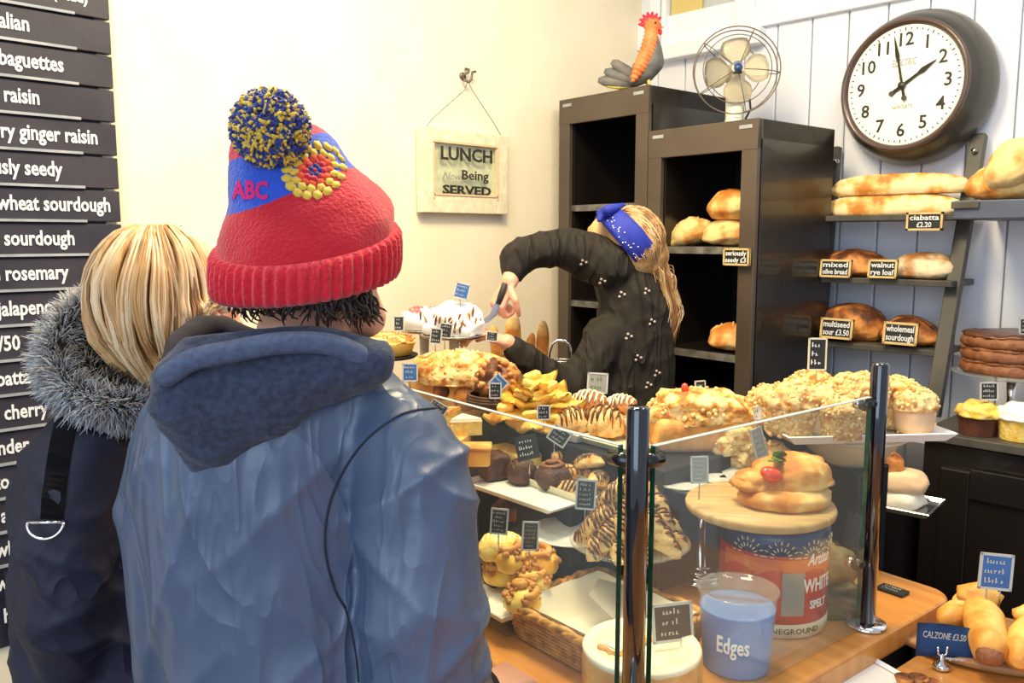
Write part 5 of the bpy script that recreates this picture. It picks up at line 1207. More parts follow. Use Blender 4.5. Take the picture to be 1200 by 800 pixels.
# ================================================================== PEOPLE
def smoothed(pts, n):                       # Catmull-Rom through points
    P = [Vector(p) for p in pts]; P = [P[0]*2-P[1]]+P+[P[-1]*2-P[-2]]; out = []
    for i in range(1, len(P)-2):
        for k in range(n):
            t = k/n; a, b, c, d = P[i-1:i+3]
            out.append(.5*((2*b)+(c-a)*t+(2*a-5*b+4*c-d)*t*t+(3*b-a-3*c+d)*t**3))
    out.append(P[-2]); return out
def head(bm, c, fwd, tilt=0, s=1.0):        # skull, jaw, nose, ears; fwd is the facing direction
    f = Vector(fwd).normalized(); sd = f.cross(Vector((0, 0, 1))).normalized(); up = sd.cross(f)
    m = Matrix((sd, f, up)).transposed(); e = m.to_euler()
    P = lambda x, y, z: Vector(c)+m @ Vector((x, y, z))*s
    def el(x, y, z, a, b, d_): sph(bm, P(x, y, z), (a*s, b*s, d_*s), 3, e)
    el(0, -.01, .02, .074, .094, .092); el(0, .03, -.045, .052, .058, .062); el(0, .055, -.085, .026, .024, .02)
    el(0, .088, -.02, .011, .018, .02); el(0, .098, -.032, .014, .014, .009); el(0, .076, -.058, .022, .012, .007); el(0, .072, .018, .05, .018, .016)
    for q in (-1, 1): el(q*.076, -.005, -.012, .009, .018, .03); el(q*.045, .058, -.03, .02, .02, .022)
    return P, e
def eyes(P, parent):
    for q in (-1, 1):
        bm = NB(); sph(bm, P(q*.031, .078, -.004), .011, 2); obj('eye', bm, 'white', parent)
def hand_(bm, wrist, d, nrm, curl, side=1, s=1.0):   # d towards the knuckles, nrm out of the back of the hand
    d = Vector(d).normalized(); nrm = Vector(nrm); nrm = (nrm-d*nrm.dot(d)).normalized(); sd = d.cross(nrm)*side
    W = Vector(wrist)
    for a in (-.028, -.01, .01, .028): chain(bm, [W+d*.012*s+sd*a*.7*s, W+d*.085*s+sd*a*s], [.014*s, .0125*s], 2)
    for k, (a, L) in enumerate(((-.030, .9), (-.010, 1.05), (.010, 1.0), (.029, .8))):
        p = W+d*.088*s+sd*a*s; dirn = d.copy(); pts = [p]; ang = 0
        for j, sg in enumerate((.042, .027, .021)):
            ang += curl*(.8, 1, .7)[j]; q = d*math.cos(ang)-nrm*math.sin(ang); p = p+q*sg*L*s; pts.append(p)
        chain(bm, pts, [.0092*s, .0088*s, .008*s, .007*s], 2, .35)
    t0 = W+d*.025*s-sd*.026*s; t1 = t0+(d*.5-sd*.75-nrm*.3).normalized()*.04*s; t2 = t1+(d*.8-sd*.1-nrm*(.3+.4*curl)).normalized()*.032*s; t3 = t2+(d*.7+sd*.25-nrm*(.3+.5*curl)).normalized()*.025*s
    chain(bm, [t0, t1, t2, t3], [.015*s, .012*s, .0105*s, .0085*s], 2, .35)
def legs(bm, cx, cy, z, wd, inf=0):
    for q in (-1, 1):
        chain(bm, [(cx+q*wd, cy, z), (cx+q*(wd+.005), cy+.01, z*.53), (cx+q*wd, cy, .1)], [.085+inf, .058+inf, .042+inf+.01*(inf > 0)], 2, .3)
def shoes(parent, cx, cy, wd, m='shoe'):
    for q in (-1, 1):
        bm = NB(); chain(bm, [(cx+q*wd, cy-.04, .05), (cx+q*wd, cy+.05, .045), (cx+q*wd, cy+.15, .035)], [.045, .042, .034], 2, .3)
        for v in bm.verts: v.co.z = max(.002, v.co.z)
        obj('shoe', fuse(bm, .006, 2), m, parent)
ridge = lambda p, k=3: (1-abs(noise.noise(p)))**k
# ------------------------------------------------------------------ man in the blue jacket
OM = Vector(((345-600)*1.10/994, 1.10, 0))
mw = R*OM.x+F*OM.y
man = thing('person', 'man seen from behind in slate blue jacket and red bobble hat', 'person', (mw.x, mw.y, 0), YAW)
def LM(px, py, dep): return LV(px, py, dep)-OM
hc = LM(362, 312, 1.12)
bm = NB(); Pm, em = head(bm, hc, (.45, 1, 0))
chain(bm, [LM(362, 350, 1.12), LM(350, 420, 1.08)], [.06, .062], 2); chain(bm, [LM(405, 352, 1.13), LM(428, 372, 1.16)], [.045, .03], 2, .3)
def torso_rings(inf):
    rows = [(390, 345, 50, .055), (405, 340, 78, .07), (425, 332, 112, .085), (450, 326, 140, .10), (480, 316, 158, .115), (520, 304, 160, .125), (570, 296, 154, .128), (640, 303, 150, .125), (720, 318, 148, .122), (800, 328, 146, .125), (900, 334, 146, .13)]
    return [((LM(c, y, 1.08).x), 0+(.0 if y < 500 else -.005), LM(c, y, 1.08).z, hw*1.08/994+inf, hd+inf) for y, c, hw, hd in rows]
loft(bm, torso_rings(-.028)[::-1], 28)
rs_, rel, rfo, rha = LM(482, 520, 1.05), LM(505, 822, 1.03), LM(540, 826, 1.13), LM(558, 812, 1.17)
ls_, lel = LM(205, 530, 1.09), LM(205, 780, 1.14); lfo = lel+Vector((.12, .22, -.02))
chain(bm, [rs_, rel, rfo, rha], [.055, .042, .034, .027], 2); chain(bm, [ls_, LM(196, 700, 1.12), lel, lfo, lfo+Vector((.05, .05, 0))], [.035, .036, .036, .032, .028], 2)
hand_(bm, rha, Vector((.75, .65, -.02)), (-.1, -.1, 1), .85, 1, .95)
hand_(bm, lfo+Vector((.05, .05, 0)), Vector((.5, .8, -.3)), (0, .2, 1), .6, -1, .95)
zc = torso_rings(0)[-1][2]; cxm = torso_rings(0)[-1][0]
loft(bm, [(cxm, 0, .82, .13, .10), (cxm, 0, 1.02, .13, .10)], 24); legs(bm, cxm, 0, .86, .085)
obj('body', fuse(bm, .0042, 3), 'skin', man); eyes(Pm, man)
bm = NB(); legs(bm, cxm, 0, .88, .085, .014); loft(bm, [(cxm, 0, .80, .15, .12), (cxm, 0, .98, .15, .12)], 24); obj('trousers', fuse(bm, .009, 4, lambda p, n: .006*ridge(Vector((p.x*8, p.y*8, p.z*14)))), 'jeans', man)
shoes(man, cxm, .02, .085)
bm = NB(); loft(bm, torso_rings(0)[::-1], 36)
z0 = torso_rings(0)[-1]; loft(bm, [(z0[0], 0, .80, .168, .142), (z0[0], 0, .86, .172, .145), (z0[0], 0, z0[2]+.02, z0[3], z0[4])], 36)
chain(bm, [LM(446, 485, 1.07), LM(470, 520, 1.05), LM(490, 590, 1.03), LM(495, 690, 1.02), LM(500, 800, 1.025), LM(520, 840, 1.05), LM(540, 828, 1.13), LM(554, 814, 1.165)], [.055, .072, .080, .082, .080, .070, .050, .038], 3, .22)
chain(bm, [LM(225, 490, 1.09), LM(200, 530, 1.09), LM(186, 600, 1.1), LM(196, 700, 1.12), LM(205, 780, 1.14), lfo], [.05, .056, .056, .060, .058, .042], 3, .22)
seam_px = [(512, 478), (486, 481), (462, 490), (427, 518), (399, 558), (384, 599), (381, 645), (392, 690), (404, 712)]
def fold(p, ang, sc, st, k, seed=0):           # long ridges running along one direction of the back
    c, s_ = math.cos(ang), math.sin(ang); u, v = p.x*c+p.z*s_, -p.x*s_+p.z*c
    w_ = noise.noise(Vector((u*3+seed, p.y*3, v*3)))*.35
    return (1-abs(noise.noise(Vector((u*sc+w_, p.y*3+seed, v*st)))))**k
def jdisp(p, n):
    t = max(0, min(1, (p.x-.05)/.05)); t = t*t*(3-2*t)
    arm = .010*fold(p, .5, 3, 11, 5, 1)+.007*fold(p, -.45, 3, 13, 6, 4)
    back = .007*fold(p, 1.1, 2.2, 9, 5, 3)+.004*fold(p, .75, 2.5, 11, 6, 7)
    return arm*t+back*(1-t)-.007
jm = fuse(bm, .0058, 8, jdisp)
for _ in range(1): pass
jk = obj('jacket', jm, 'jacket', man)
BV = BVHTree.FromPolygons([v.co for v in jm.vertices], [p.vertices for p in jm.polygons])
def onto(bv, px, py, org, lift=.001, toff=None):      # where the sight line of a pixel meets a surface given in local axes
    o = Vector((0, 0, CAMZ))-org; d = LV(px, py, 1.0)-Vector((0, 0, CAMZ)); h = bv.ray_cast(o, d.normalized())
    return (h[0]+h[1]*lift, h[1]) if h[0] is not None else (None, None)
def curve_on(bv, pix, org, lift=.0005, n=6):
    out = []
    pp_ = smoothed([(a, b, 0) for a, b in pix], n)
    for q in pp_:
        p, nn = onto(bv, q.x, q.y, org, lift)
        if p: out.append(p)
    return out
pts = curve_on(BV, seam_px, OM); 
if len(pts) > 3: bm = NB(); tube(bm, pts, .0016, 6); obj('sleeve_seam', bm, 'seam', jk)
pts = curve_on(BV, [(404, 712), (412, 740), (418, 775), (420, 799)], OM)
if len(pts) > 3: bm = NB(); tube(bm, pts, .0012, 6); obj('side_seam', bm, 'seam', jk)
# cuff of the right sleeve
bm = NB(); a = LM(556, 813, 1.167); tube(bm, [a, a+(rha-LM(540, 826, 1.13)).normalized()*.022], .034, 20); obj('cuff', bm, 'strap', man)
# hood
T = [(197, 432), (225, 414), (270, 404), (330, 394), (390, 396), (440, 418)]
B = [(203, 500), (228, 530), (252, 536), (310, 502), (380, 458), (442, 432)]
Ts, Bs = smoothed([(a, b, 0) for a, b in T], 5), smoothed([(a, b, 0) for a, b in B], 5)
bm = NB()
for i, (t, b) in enumerate(zip(Ts, Bs)):
    for k in range(8):
        s = k/7; q = t.lerp(b, s); dep = 1.005-.04*math.sin(PI*(.1+.8*s))-.01+(.04*(i/len(Ts))**2)
        sph(bm, LM(q.x, q.y, dep), .022 if 0 < k < 7 else .015, 2)
def hdisp(p, n): return .009*ridge(Vector((p.x*9+p.z*13, p.y*6, p.z*5-p.x*7)), 5)+.0008*noise.noise(p*110)-.002
hood = obj('hood', fuse(bm, .0045, 5, hdisp), 'hood', man)
bm = NB(); chain(bm, [LM(a.x, a.y+8, .935+(.05*(i/len(Ts))**2)) for i, a in enumerate(Ts)], [.014]*len(Ts), 2, .3); obj('hood_hem', fuse(bm, .004, 2), 'hoodband', hood)
bm = NB(); chain(bm, [LM(200, 432, 1.02), LM(212, 404, 1.08), LM(236, 386, 1.13), LM(262, 386, 1.16), LM(290, 398, 1.15), LM(330, 408, 1.1)], [.014, .017, .018, .018, .018, .016], 2, .25)
chain(bm, [LM(232, 420, 1.04), LM(290, 410, 1.06), LM(350, 407, 1.045), (LM(400, 410, 1.05)), LM(434, 416, 1.08), LM(444, 414, 1.13), LM(430, 410, 1.19)], [.016, .018, .017, .017, .016, .015, .015], 2, .25)
obj('hood_lining', fuse(bm, .004, 4, lambda p, n: .003*ridge(p*14, 3)), 'lining', hood)
# beanie
prof_b = [(281, 260, 460), (266, 261, 460), (252, 264, 457), (232, 271, 444), (212, 272, 424), (190, 271, 404), (170, 273, 391), (155, 281, 378), (147, 296, 366), (142, 320, 350)]
dB = 1.085
def beanie_ring(y, l, r, tilt, infl=0, seg=64, sag=1):
    cx = (l+r)/2; hw = (r-l)/2*dB/994+infl; c = LM(cx, y, dB); out = []
    for i in range(seg):
        a = 2*PI*i/seg; x = hw*math.cos(a); yy = hw*1.06*math.sin(a); out.append(Vector((c.x+x, c.y+yy, c.z+yy*math.tan(tilt)+x*.08)))
    return out
def mesh_rings(bm, rings, cap=True):
    Vs = [[bm.verts.new(p) for p in r] for r in rings]; n = len(Vs[0])
    for A, B2 in zip(Vs, Vs[1:]):
        for i in range(n): bm.faces.new((A[i], A[(i+1) % n], B2[(i+1) % n], B2[i]))
    if cap: bm.faces.new(Vs[0][::-1]); bm.faces.new(Vs[-1])
    return bm
rows = smoothed([(y, l, r) for y, l, r in prof_b], 5)
def til(y): return math.radians(14)*max(0, min(1, (y-140)/120))+math.radians(3)
bm = NB(); mesh_rings(bm, [beanie_ring(q.x, q.y, q.z, til(q.x), 0, 96) for q in rows])
for v in bm.verts: v.co += v.normal*0
me_b = bpy.data.meshes.new('t'); bmesh.ops.recalc_face_normals(bm, faces=bm.faces); bm.normal_update()
for v in bm.verts: v.co += v.normal*.0035*noise.noise(v.co*22)+v.normal*.0010*noise.noise(v.co*150)
# bands of colour: red body, blue yoke with a slanting seam, red tip (knitted-in, follows the hat)
def hatmat():
    m = mat('striped_hat_knit', (214, 18, 42), (232, 30, 58), 140, .9, .9, bscale=220, sheen=.3); nt = m.node_tree; b = nt.nodes['Principled BSDF']
    tc = nt.nodes.new('ShaderNodeTexCoord'); sp = nt.nodes.new('ShaderNodeSeparateXYZ'); nt.links.new(tc.outputs['Object'], sp.inputs[0])
    r0 = LM(320, 245, dB)
    def mth(op, a_, b_=None, c_=None):
        n = nt.nodes.new('ShaderNodeMath'); n.operation = op
        for i, v in enumerate((a_, b_, c_)):
            if v is None: continue
            if isinstance(v, (int, float)): n.inputs[i].default_value = v
            else: nt.links.new(v, n.inputs[i])
        return n.outputs[0]
    kx = 994/dB; x = mth('MULTIPLY', mth('SUBTRACT', sp.outputs[0], r0.x), kx); u = mth('MULTIPLY', mth('SUBTRACT', sp.outputs[2], r0.z), kx)
    h = mth('SUBTRACT', mth('SUBTRACT', u, mth('MULTIPLY', x, .26)), mth('MULTIPLY', mth('MULTIPLY', x, x), .0027))
    nn = nt.nodes.new('ShaderNodeTexNoise'); nn.inputs['Scale'].default_value = 300; nt.links.new(tc.outputs['Object'], nn.inputs['Vector'])
    h = mth('ADD', h, mth('MULTIPLY', nn.outputs['Fac'], 4)); h = mth('MULTIPLY_ADD', h, .005, .3)
    cr = nt.nodes.new('ShaderNodeValToRGB'); cr.color_ramp.interpolation = 'CONSTANT'; cr.color_ramp.elements[0].color = lin((200, 8, 36)); cr.color_ramp.elements[1].position = .3; cr.color_ramp.elements[1].color = lin((30, 78, 196))
    e = cr.color_ramp.elements.new(.3+60*.005); e.color = lin((214, 24, 70)); e = cr.color_ramp.elements.new(.3+92*.005); e.color = lin((30, 70, 180))
    nt.links.new(h, cr.inputs[0]); nt.links.new(cr.outputs[0], b.inputs['Base Color']); return m
hat = obj('beanie', bm, hatmat(), man)
BH = BVHTree.FromPolygons([v.co for v in hat.data.vertices], [p.vertices for p in hat.data.polygons])
# ribbed cuff
bm = NB(); rr_c = []
for y, inf, tl in ((328, .002, 10), (332, .008, 10), (326, .012, 10.5), (314, .0135, 11.5), (298, .0135, 13), (284, .012, 14.5), (278, .007, 15), (279, .001, 15)):
    rg = beanie_ring(y, 263, 457, math.radians(tl), inf, 384)
    rr_c.append([p+Vector((math.cos(2*PI*i/384), math.sin(2*PI*i/384), 0))*(.0026*math.sin(i*2*PI/384*54)*(1 if inf > .006 else .4)+.001*noise.noise(p*60)) for i, p in enumerate(rg)])
mesh_rings(bm, rr_c, False); obj('ribbed_cuff', bm, 'knitred', hat)
# rosette of knitted blocks and letters
def rosette():
    for ring, (rad, n_, m_, s_) in enumerate(((33, 17, 'yyellow', 8.2), (24, 13, 'yyellow', 7.2), (17, 11, 'yorange', 7), (11, 8, 'knitred', 6.5), (6, 5, 'yblue', 5), (0, 1, 'knitred', 4))):
        bm = NB()
        for i in range(n_):
            a = 2*PI*i/n_+ring*.3; px, py = 369+rad*math.cos(a)*1.0, 200+rad*math.sin(a)*.88-rad*math.cos(a)*.12
            p, n = onto(BH, px, py, OM, .0006)
            if p is None: continue
            q = n.to_track_quat('Z', 'Y').to_matrix().to_4x4(); q.translation = p; bmesh.ops.create_icosphere(bm, subdivisions=1, radius=1, matrix=q @ Matrix.Rotation(a, 4, 'Z') @ Matrix.Diagonal((s_*.9*.00109, s_*.72*.00109, .0022, 1)))
        o = obj('rosette_stitches', bm, m_, hat); o['kind'] = 'stuff'
rosette()
me = txtmesh('ABC', 30, 1.2, 0, 'CENTER'); xs = [v.co.x for v in me.vertices]; bmt = NB(); bmt.from_mesh(me)
bmesh.ops.subdivide_edges(bmt, edges=[e for e in bmt.edges if e.calc_length() > 4], cuts=2)
okv = True
for v in bmt.verts:
    p, n = onto(BH, 294+v.co.x*.7, 224-v.co.y*.95+(v.co.x)*.02, OM, .0012)
    if p is None: okv = False; p = Vector((0, 0, 1.7))
    v.co = p
bad = [v for v in bmt.verts if (v.co-Vector((0, 0, 1.7))).length < 1e-6]
bmesh.ops.delete(bmt, geom=bad, context='VERTS')
obj('knitted_letters', bmt, 'ymag', hat); bpy.data.meshes.remove(me)
# pompom
pc_ = LM(317, 151, 1.012); bm = NB(); rq = random.Random(5); RP = .045
sph(bm, pc_, RP*.8, 3)
for f in bm.faces: f.material_index = 2
for i in range(2600):
    d = Vector((rq.gauss(0, 1), rq.gauss(0, 1), rq.gauss(0, 1))).normalized(); L = RP*rq.uniform(.88, 1.06); t = d.orthogonal().normalized(); t.rotate(Matrix.Rotation(rq.uniform(0, 6.3), 3, d))
    p0 = pc_+d*RP*.7; p1 = pc_+d*L*.9+t*.002; p2_ = pc_+d*L+t*rq.uniform(.003, .012); nf = len(bm.faces); tube(bm, [p0, p1, p2_], [.0021, .0023, .0018], 4); mi = (0, 1, 0, 1, 2)[rq.randrange(5)]
    bm.faces.ensure_lookup_table()
    for f in bm.faces[nf:]: f.material_index = mi
pom = obj('pompom', bm, ['yyellow', 'yblue', 'yblue'], hat, recalc=False)
# dark hair at the nape
bm = NB(); sph(bm, LM(362, 325, 1.12), (.083, .088, .06), 3); obj_h = obj('hair', bm, 'darkhair', man)
bm = NB()
for i in range(190):
    a = math.radians(rq.uniform(185, 368)); y0 = 334+rq.uniform(-6, 4); rxh = .084; c = LM(358, y0, 1.09)
    p = c+Vector((rxh*math.cos(a), rxh*math.sin(a), -.012*(1+math.sin(a)*.4))); pts = [p]; ph = rq.uniform(0, 6); L = rq.uniform(.016, .030)+(.012 if math.cos(a) > .3 else 0); dx = rq.uniform(-.02, .02)
    for k in range(1, 6): t = k/5; pts.append(p+Vector((dx*t+.004*math.sin(ph+t*5), -.004*math.sin(a)*0-.006*t*(1-t)*4+.004*t, -L*t+.006*math.sin(t*4+ph)*t)))
    tube(bm, pts, [.0016, .0019, .0018, .0016, .0013, .0006], 5)
o = obj('hair_curls', bm, 'darkhair', obj_h)
# ------------------------------------------------------------------ woman in the parka
OW = Vector(((120-600)*1.34/994, 1.34, 0)); ww = R*OW.x+F*OW.y
wom = thing('person', 'blond woman in navy parka with grey fur hood facing the counter', 'person', (ww.x, ww.y, 0), YAW)
def LW(px, py, dep): return LV(px, py, dep)-OW
bm = NB(); Pw, ew = head(bm, LW(204, 350, 1.34), (.93, .33, -.12), 0, .98)
chain(bm, [LW(196, 400, 1.34), LW(150, 500, 1.34)], [.05, .062], 2)
def wr(inf): return [(LW(c, y, 1.34).x, 0, LW(c, y, 1.34).z, hw*1.34/994+inf, hd+inf) for y, c, hw, hd in ((470, 140, 40, .05), (490, 128, 66, .085), (520, 118, 88, .11), (570, 110, 92, .12), (650, 112, 90, .12), (740, 116, 92, .125), (850, 120, 98, .13))]
loft(bm, wr(-.03)[::-1], 24); zb_w = wr(0)[-1][2]
sh, el_, ha = LW(92, 548, 1.24), LW(90, 760, 1.26), LW(190, 800, 1.42)
chain(bm, [sh, el_, ha], [.05, .04, .028], 2); sh2 = LW(150, 540, 1.45); chain(bm, [sh2, LW(160, 740, 1.5), LW(230, 800, 1.6)], [.05, .04, .028], 2)
hand_(bm, ha, (.8, .5, -.2), (0, 0, 1), .5, 1, .9); hand_(bm, LW(230, 800, 1.6), (.8, .5, -.2), (0, 0, 1), .5, -1, .9)
loft(bm, [(0, 0, .78, .12, .10), (0, 0, zb_w+.05, .12, .10)], 24); legs(bm, 0, 0, .84, .08)
obj('body', fuse(bm, .0055, 3), 'skin', wom); eyes(Pw, wom)
bm = NB(); legs(bm, 0, 0, .84, .08, .012); loft(bm, [(0, 0, .74, .14, .115), (0, 0, .9, .14, .115)], 24); obj('trousers', fuse(bm, .01, 3), 'strap', wom); shoes(wom, 0, .02, .08, 'strap')
bm = NB(); loft(bm, wr(0)[::-1], 32); q = wr(0)[-1]; loft(bm, [(0, 0, .72, .17, .15), (0, 0, q[2]+.02, q[3], q[4])], 32)
chain(bm, [LW(112, 508, 1.28), LW(92, 540, 1.24), LW(80, 620, 1.23), LW(78, 700, 1.23), LW(85, 765, 1.25), LW(140, 795, 1.35), ha], [.05, .064, .068, .066, .062, .05, .04], 3, .22)
chain(bm, [LW(150, 520, 1.42), LW(160, 740, 1.5), LW(230, 800, 1.6)], [.06, .055, .04], 3, .25)
pk_m = fuse(bm, .0065, 7, lambda p, n: .010*ridge(Vector((p.x*7, p.y*7, p.z*9)), 4)+.007*ridge(Vector((p.x*12+p.z*9, p.y*9, p.z*5)), 4)-.007)
parka = obj('parka', pk_m, 'parka', wom)
BW = BVHTree.FromPolygons([v.co for v in pk_m.vertices], [p.vertices for p in pk_m.polygons])
# strap and D ring
bm = NB(); L1 = curve_on(BW, [(66, 490), (58, 530), (52, 570), (48, 608)], OW, .003); L2 = curve_on(BW, [(92, 490), (84, 530), (78, 570), (74, 608)], OW, .003)
if len(L1) > 2 and len(L2) > 2:
    n_ = min(len(L1), len(L2)); A = [bm.verts.new(p) for p in L1[:n_]]; B2 = [bm.verts.new(p) for p in L2[:n_]]
    for i in range(n_-1): bm.faces.new((A[i], B2[i], B2[i+1], A[i+1]))
    bmesh.ops.solidify(bm, geom=bm.faces[:], thickness=.003); sp_ = obj('bag_strap', bm, 'strap', wom)
    p, n = onto(BW, 56, 612, OW, .009); ex_ = Vector((1, 0, 0)); ex_ = (ex_-n*ex_.dot(n)).normalized(); ez_ = n.cross(ex_)
    if ez_.z < 0: ez_ = -ez_
    bm = NB(); r1 = .024; tube(bm, [p+ex_*r1*math.cos(a)+ez_*r1*math.sin(a)*.95 for a in [PI+PI*i/14 for i in range(15)]], .0022, 8); tube(bm, [p-ex_*r1, p+ex_*r1], .0022, 8); obj('d_ring', bm, 'chrome', sp_)
# fur trimmed hood
fp_ = smoothed([LW(116, 356, 1.36), LW(92, 368, 1.32), (LW(70, 396, 1.28)), LW(68, 430, 1.25), LW(86, 456, 1.23), LW(120, 472, 1.23), LW(158, 476, 1.25), LW(190, 472, 1.28)], 8)
bm = NB(); chain(bm, [LW(112, 380, 1.36), LW(92, 430, 1.32), LW(115, 462, 1.29), LW(165, 472, 1.3)], [.03, .036, .036, .028], 2, .25); chain(bm, [LW(130, 400, 1.36), LW(140, 440, 1.32), LW(170, 462, 1.32)], [.03, .034, .03], 2); wh = obj('fur_hood', fuse(bm, .006, 4), 'furbrown', wom)
bm = NB(); tube(bm, fp_, .017, 10); obj('fur_core', bm, 'furbrown', wh)
def furs(name, n, path, r0, L0, mats_, seed, lay=(0, 0, 0), inner=None):
    rq = random.Random(seed); bm = NB()
    for i in range(n):
        k = rq.uniform(0, len(path)-1.001); j = int(k); c = path[j].lerp(path[j+1], k-j); t = (path[j+1]-path[j]).normalized(); u = t.orthogonal().normalized(); u.rotate(Matrix.Rotation(rq.uniform(0, 2*PI), 3, t))
        if inner is not None and u.dot(Vector(inner)-c) > 0 and rq.random() < .5: u = -u
        p0 = c+u*r0; L = L0*rq.uniform(.6, 1.2); d = (u+t*rq.uniform(-.5, .5)+Vector(lay)).normalized(); sw = Vector((rq.uniform(-1, 1), rq.uniform(-1, 1), rq.uniform(-1.3, .3)))*L*.28
        nf = len(bm.faces); tube(bm, [p0, p0+d*L*.5+sw*.3, p0+d*L+sw], [.0015, .0012, .0003], 3); mi = rq.randrange(len(mats_)); bm.faces.ensure_lookup_table()
        for f in bm.faces[nf:]: f.material_index = mi
    o = obj(name, bm, mats_, wh, recalc=False); return o
M['fur2'] = mat('pale_fur_tip', (206, 208, 212), (170, 172, 178), 20, .8); M['fur3'] = mat('warm_grey_fur', (150, 142, 132), (120, 112, 104), 20, .8)
ctr = LW(150, 420, 1.28)
furs('fur_trim', 8000, fp_, .013, .027, ['fur', 'fur2', 'fur', 'fur3'], 2, inner=ctr)
furs('fur_lining', 1800, smoothed([LW(115, 385, 1.33), LW(98, 425, 1.29), LW(118, 456, 1.26), LW(165, 468, 1.27)], 6), .02, .026, ['furbrown', 'fur3'], 3)
# woman's hair
HCx = LW(186, 350, 1.335)
def hair_pt(th, phi, s=1): return HCx+Vector((.102*math.cos(th)*math.cos(phi), .098*math.sin(th)*math.cos(phi), .116*math.sin(phi)))*s
bm = NB(); sph(bm, HCx+Vector((-.012, -.004, .004)), (.087, .088, .108), 3)
chain(bm, [LW(160, 370, 1.32), LW(166, 400, 1.30), LW(178, 430, 1.31)], [.07, .05, .02], 3, .25)
hs = obj('hair', fuse(bm, .006, 5, lambda p, n: .0015*noise.noise(Vector((p.x*60, p.y*60, p.z*9)))), 'blond', wom)
bm = NB(); rq = random.Random(9)
for i in range(1500):
    th = math.radians(rq.uniform(-215, -8)); f = (th+math.radians(215))/math.radians(207)      # 0 back-left ... 1 right front
    ck = int(f*34); rc = random.Random(ck*17+3)
    top = HCx+Vector((.012+rq.uniform(-.02, .02), rq.uniform(-.02, .03), .115)); s = rq.uniform(1.0, 1.06)
    pts = [top*1.0]
    for ph in (70, 48, 24, 2): pts.append(hair_pt(th, math.radians(ph), s))
    ex_px = 122+98*f**.8+rq.uniform(-3, 3)+rc.uniform(-9, 9); ey_px = 405+58*math.sin(PI*min(1, f*.95+.02))+rq.uniform(-8, 5)+rc.uniform(-16, 8)
    if f > .78: ey_px = 400-62*((f-.78)/.22)**2+rq.uniform(-10, 5); ex_px = 214+40*(f-.78)/.22
    e = LW(ex_px, ey_px, 1.27 if f > .2 else 1.31); a = pts[-1]
    pts.append(a.lerp(e, .45)+(a-HCx).normalized()*.018); pts.append(a.lerp(e, .8)); pts.append(e)
    pp_ = smoothed(pts, 2); n_ = len(pp_); wv = rc.uniform(0, 6)+rq.uniform(-.4, .4)
    pp_ = [p+Vector((math.sin(wv+k*.55), math.cos(wv+k*.5), 0))*.0042*min(1, k/5) for k, p in enumerate(pp_)]
    nf = len(bm.faces); tube(bm, pp_, [.0011+.0008*math.sin(PI*min(1, k/(n_-1)*1.1)) for k in range(n_)], 4); mi = rc.choice((0, 0, 1, 1, 2)) if rq.random() < .6 else rq.choice((0, 0, 1)); bm.faces.ensure_lookup_table()
    for q in bm.faces[nf:]: q.material_index = mi
obj('hair_strands', bm, ['blond', 'blond2', 'blond3'], hs, recalc=False)
# ------------------------------------------------------------------ bakery assistant bending with a knife
DG = 2.50
OG = Vector(((735-600)*DG/994, DG, 0)); gw = R*OG.x+F*OG.y
girl = thing('person', 'assistant in black sweatshirt and blue bandana bending to cut cake', 'person', (gw.x, gw.y, 0), YAW)
def LG(px, py, dep=DG): return LV(px, py, dep)-OG
kg = DG/994
bm = NB(); Pg, eg = head(bm, LG(732, 292, DG+.0), (-.85, .35, -.45), 0, .92)
chain(bm, [LG(742, 310), LG(735, 340)], [.045, .05], 2)
def gr(inf): return [(LG(c, y).x, LG(c, y).y, LG(c, y).z, hw*kg+inf, hd+inf) for y, c, hw, hd in ((288, 708, 18, .05), (302, 718, 34, .075), (325, 732, 40, .095), (355, 742, 42, .11), (390, 744, 45, .115), (430, 740, 50, .115), (470, 735, 55, .12), (540, 735, 56, .125), (600, 735, 55, .125))]
loft(bm, gr(-.02)[::-1], 24)
RA = [LG(700, 300, 2.48), LG(655, 292, 2.44), LG(612, 300, 2.38), LG(600, 322, 2.34), LG(597, 330, 2.32)]
chain(bm, RA, [.05, .042, .036, .026, .024], 2)
LA = [LG(712, 392, 2.44), LG(690, 430, 2.40), LG(664, 455, 2.35), LG(628, 430, 2.32), LG(600, 406, 2.28), LG(594, 401, 2.27)]
chain(bm, LA, [.045, .038, .034, .030, .026, .024], 2)
hand_(bm, RA[-1], Vector((-.45, -.1, -.85)), (-.6, -.5, .4), 1.35, 1, .84)
hand_(bm, LA[-1], Vector((-.8, -.1, .3)), (0, -.2, 1), .6, -1, .8)
cx = gr(0)[-1][0]; loft(bm, [(cx, 0, .78, .12, .10), (cx, 0, gr(0)[-1][2]+.02, .12, .10)], 24); legs(bm, cx, 0, .82, .08)
obj('body', fuse(bm, .0040, 2), 'skin', girl); eyes(Pg, girl)
bm = NB(); legs(bm, cx, 0, .82, .08, .012); loft(bm, [(cx, 0, .74, .145, .12), (cx, 0, .95, .145, .12)], 24); obj('trousers', fuse(bm, .01, 3), 'jeans', girl); shoes(girl, cx, .02, .08)
bm = NB(); loft(bm, gr(0)[::-1], 32)
chain(bm, [LG(716, 312, 2.46), LG(690, 300, 2.47), LG(655, 290, 2.44), LG(625, 294, 2.40), LG(607, 302, 2.37), LG(602, 316, 2.345)], [.078, .072, .054, .050, .050, .036], 3, .2)
chain(bm, [LG(712, 392, 2.44), LG(690, 430, 2.40), LG(664, 455, 2.35), LG(628, 430, 2.32), LG(603, 408, 2.28)], [.065, .06, .054, .044, .034], 3, .2)
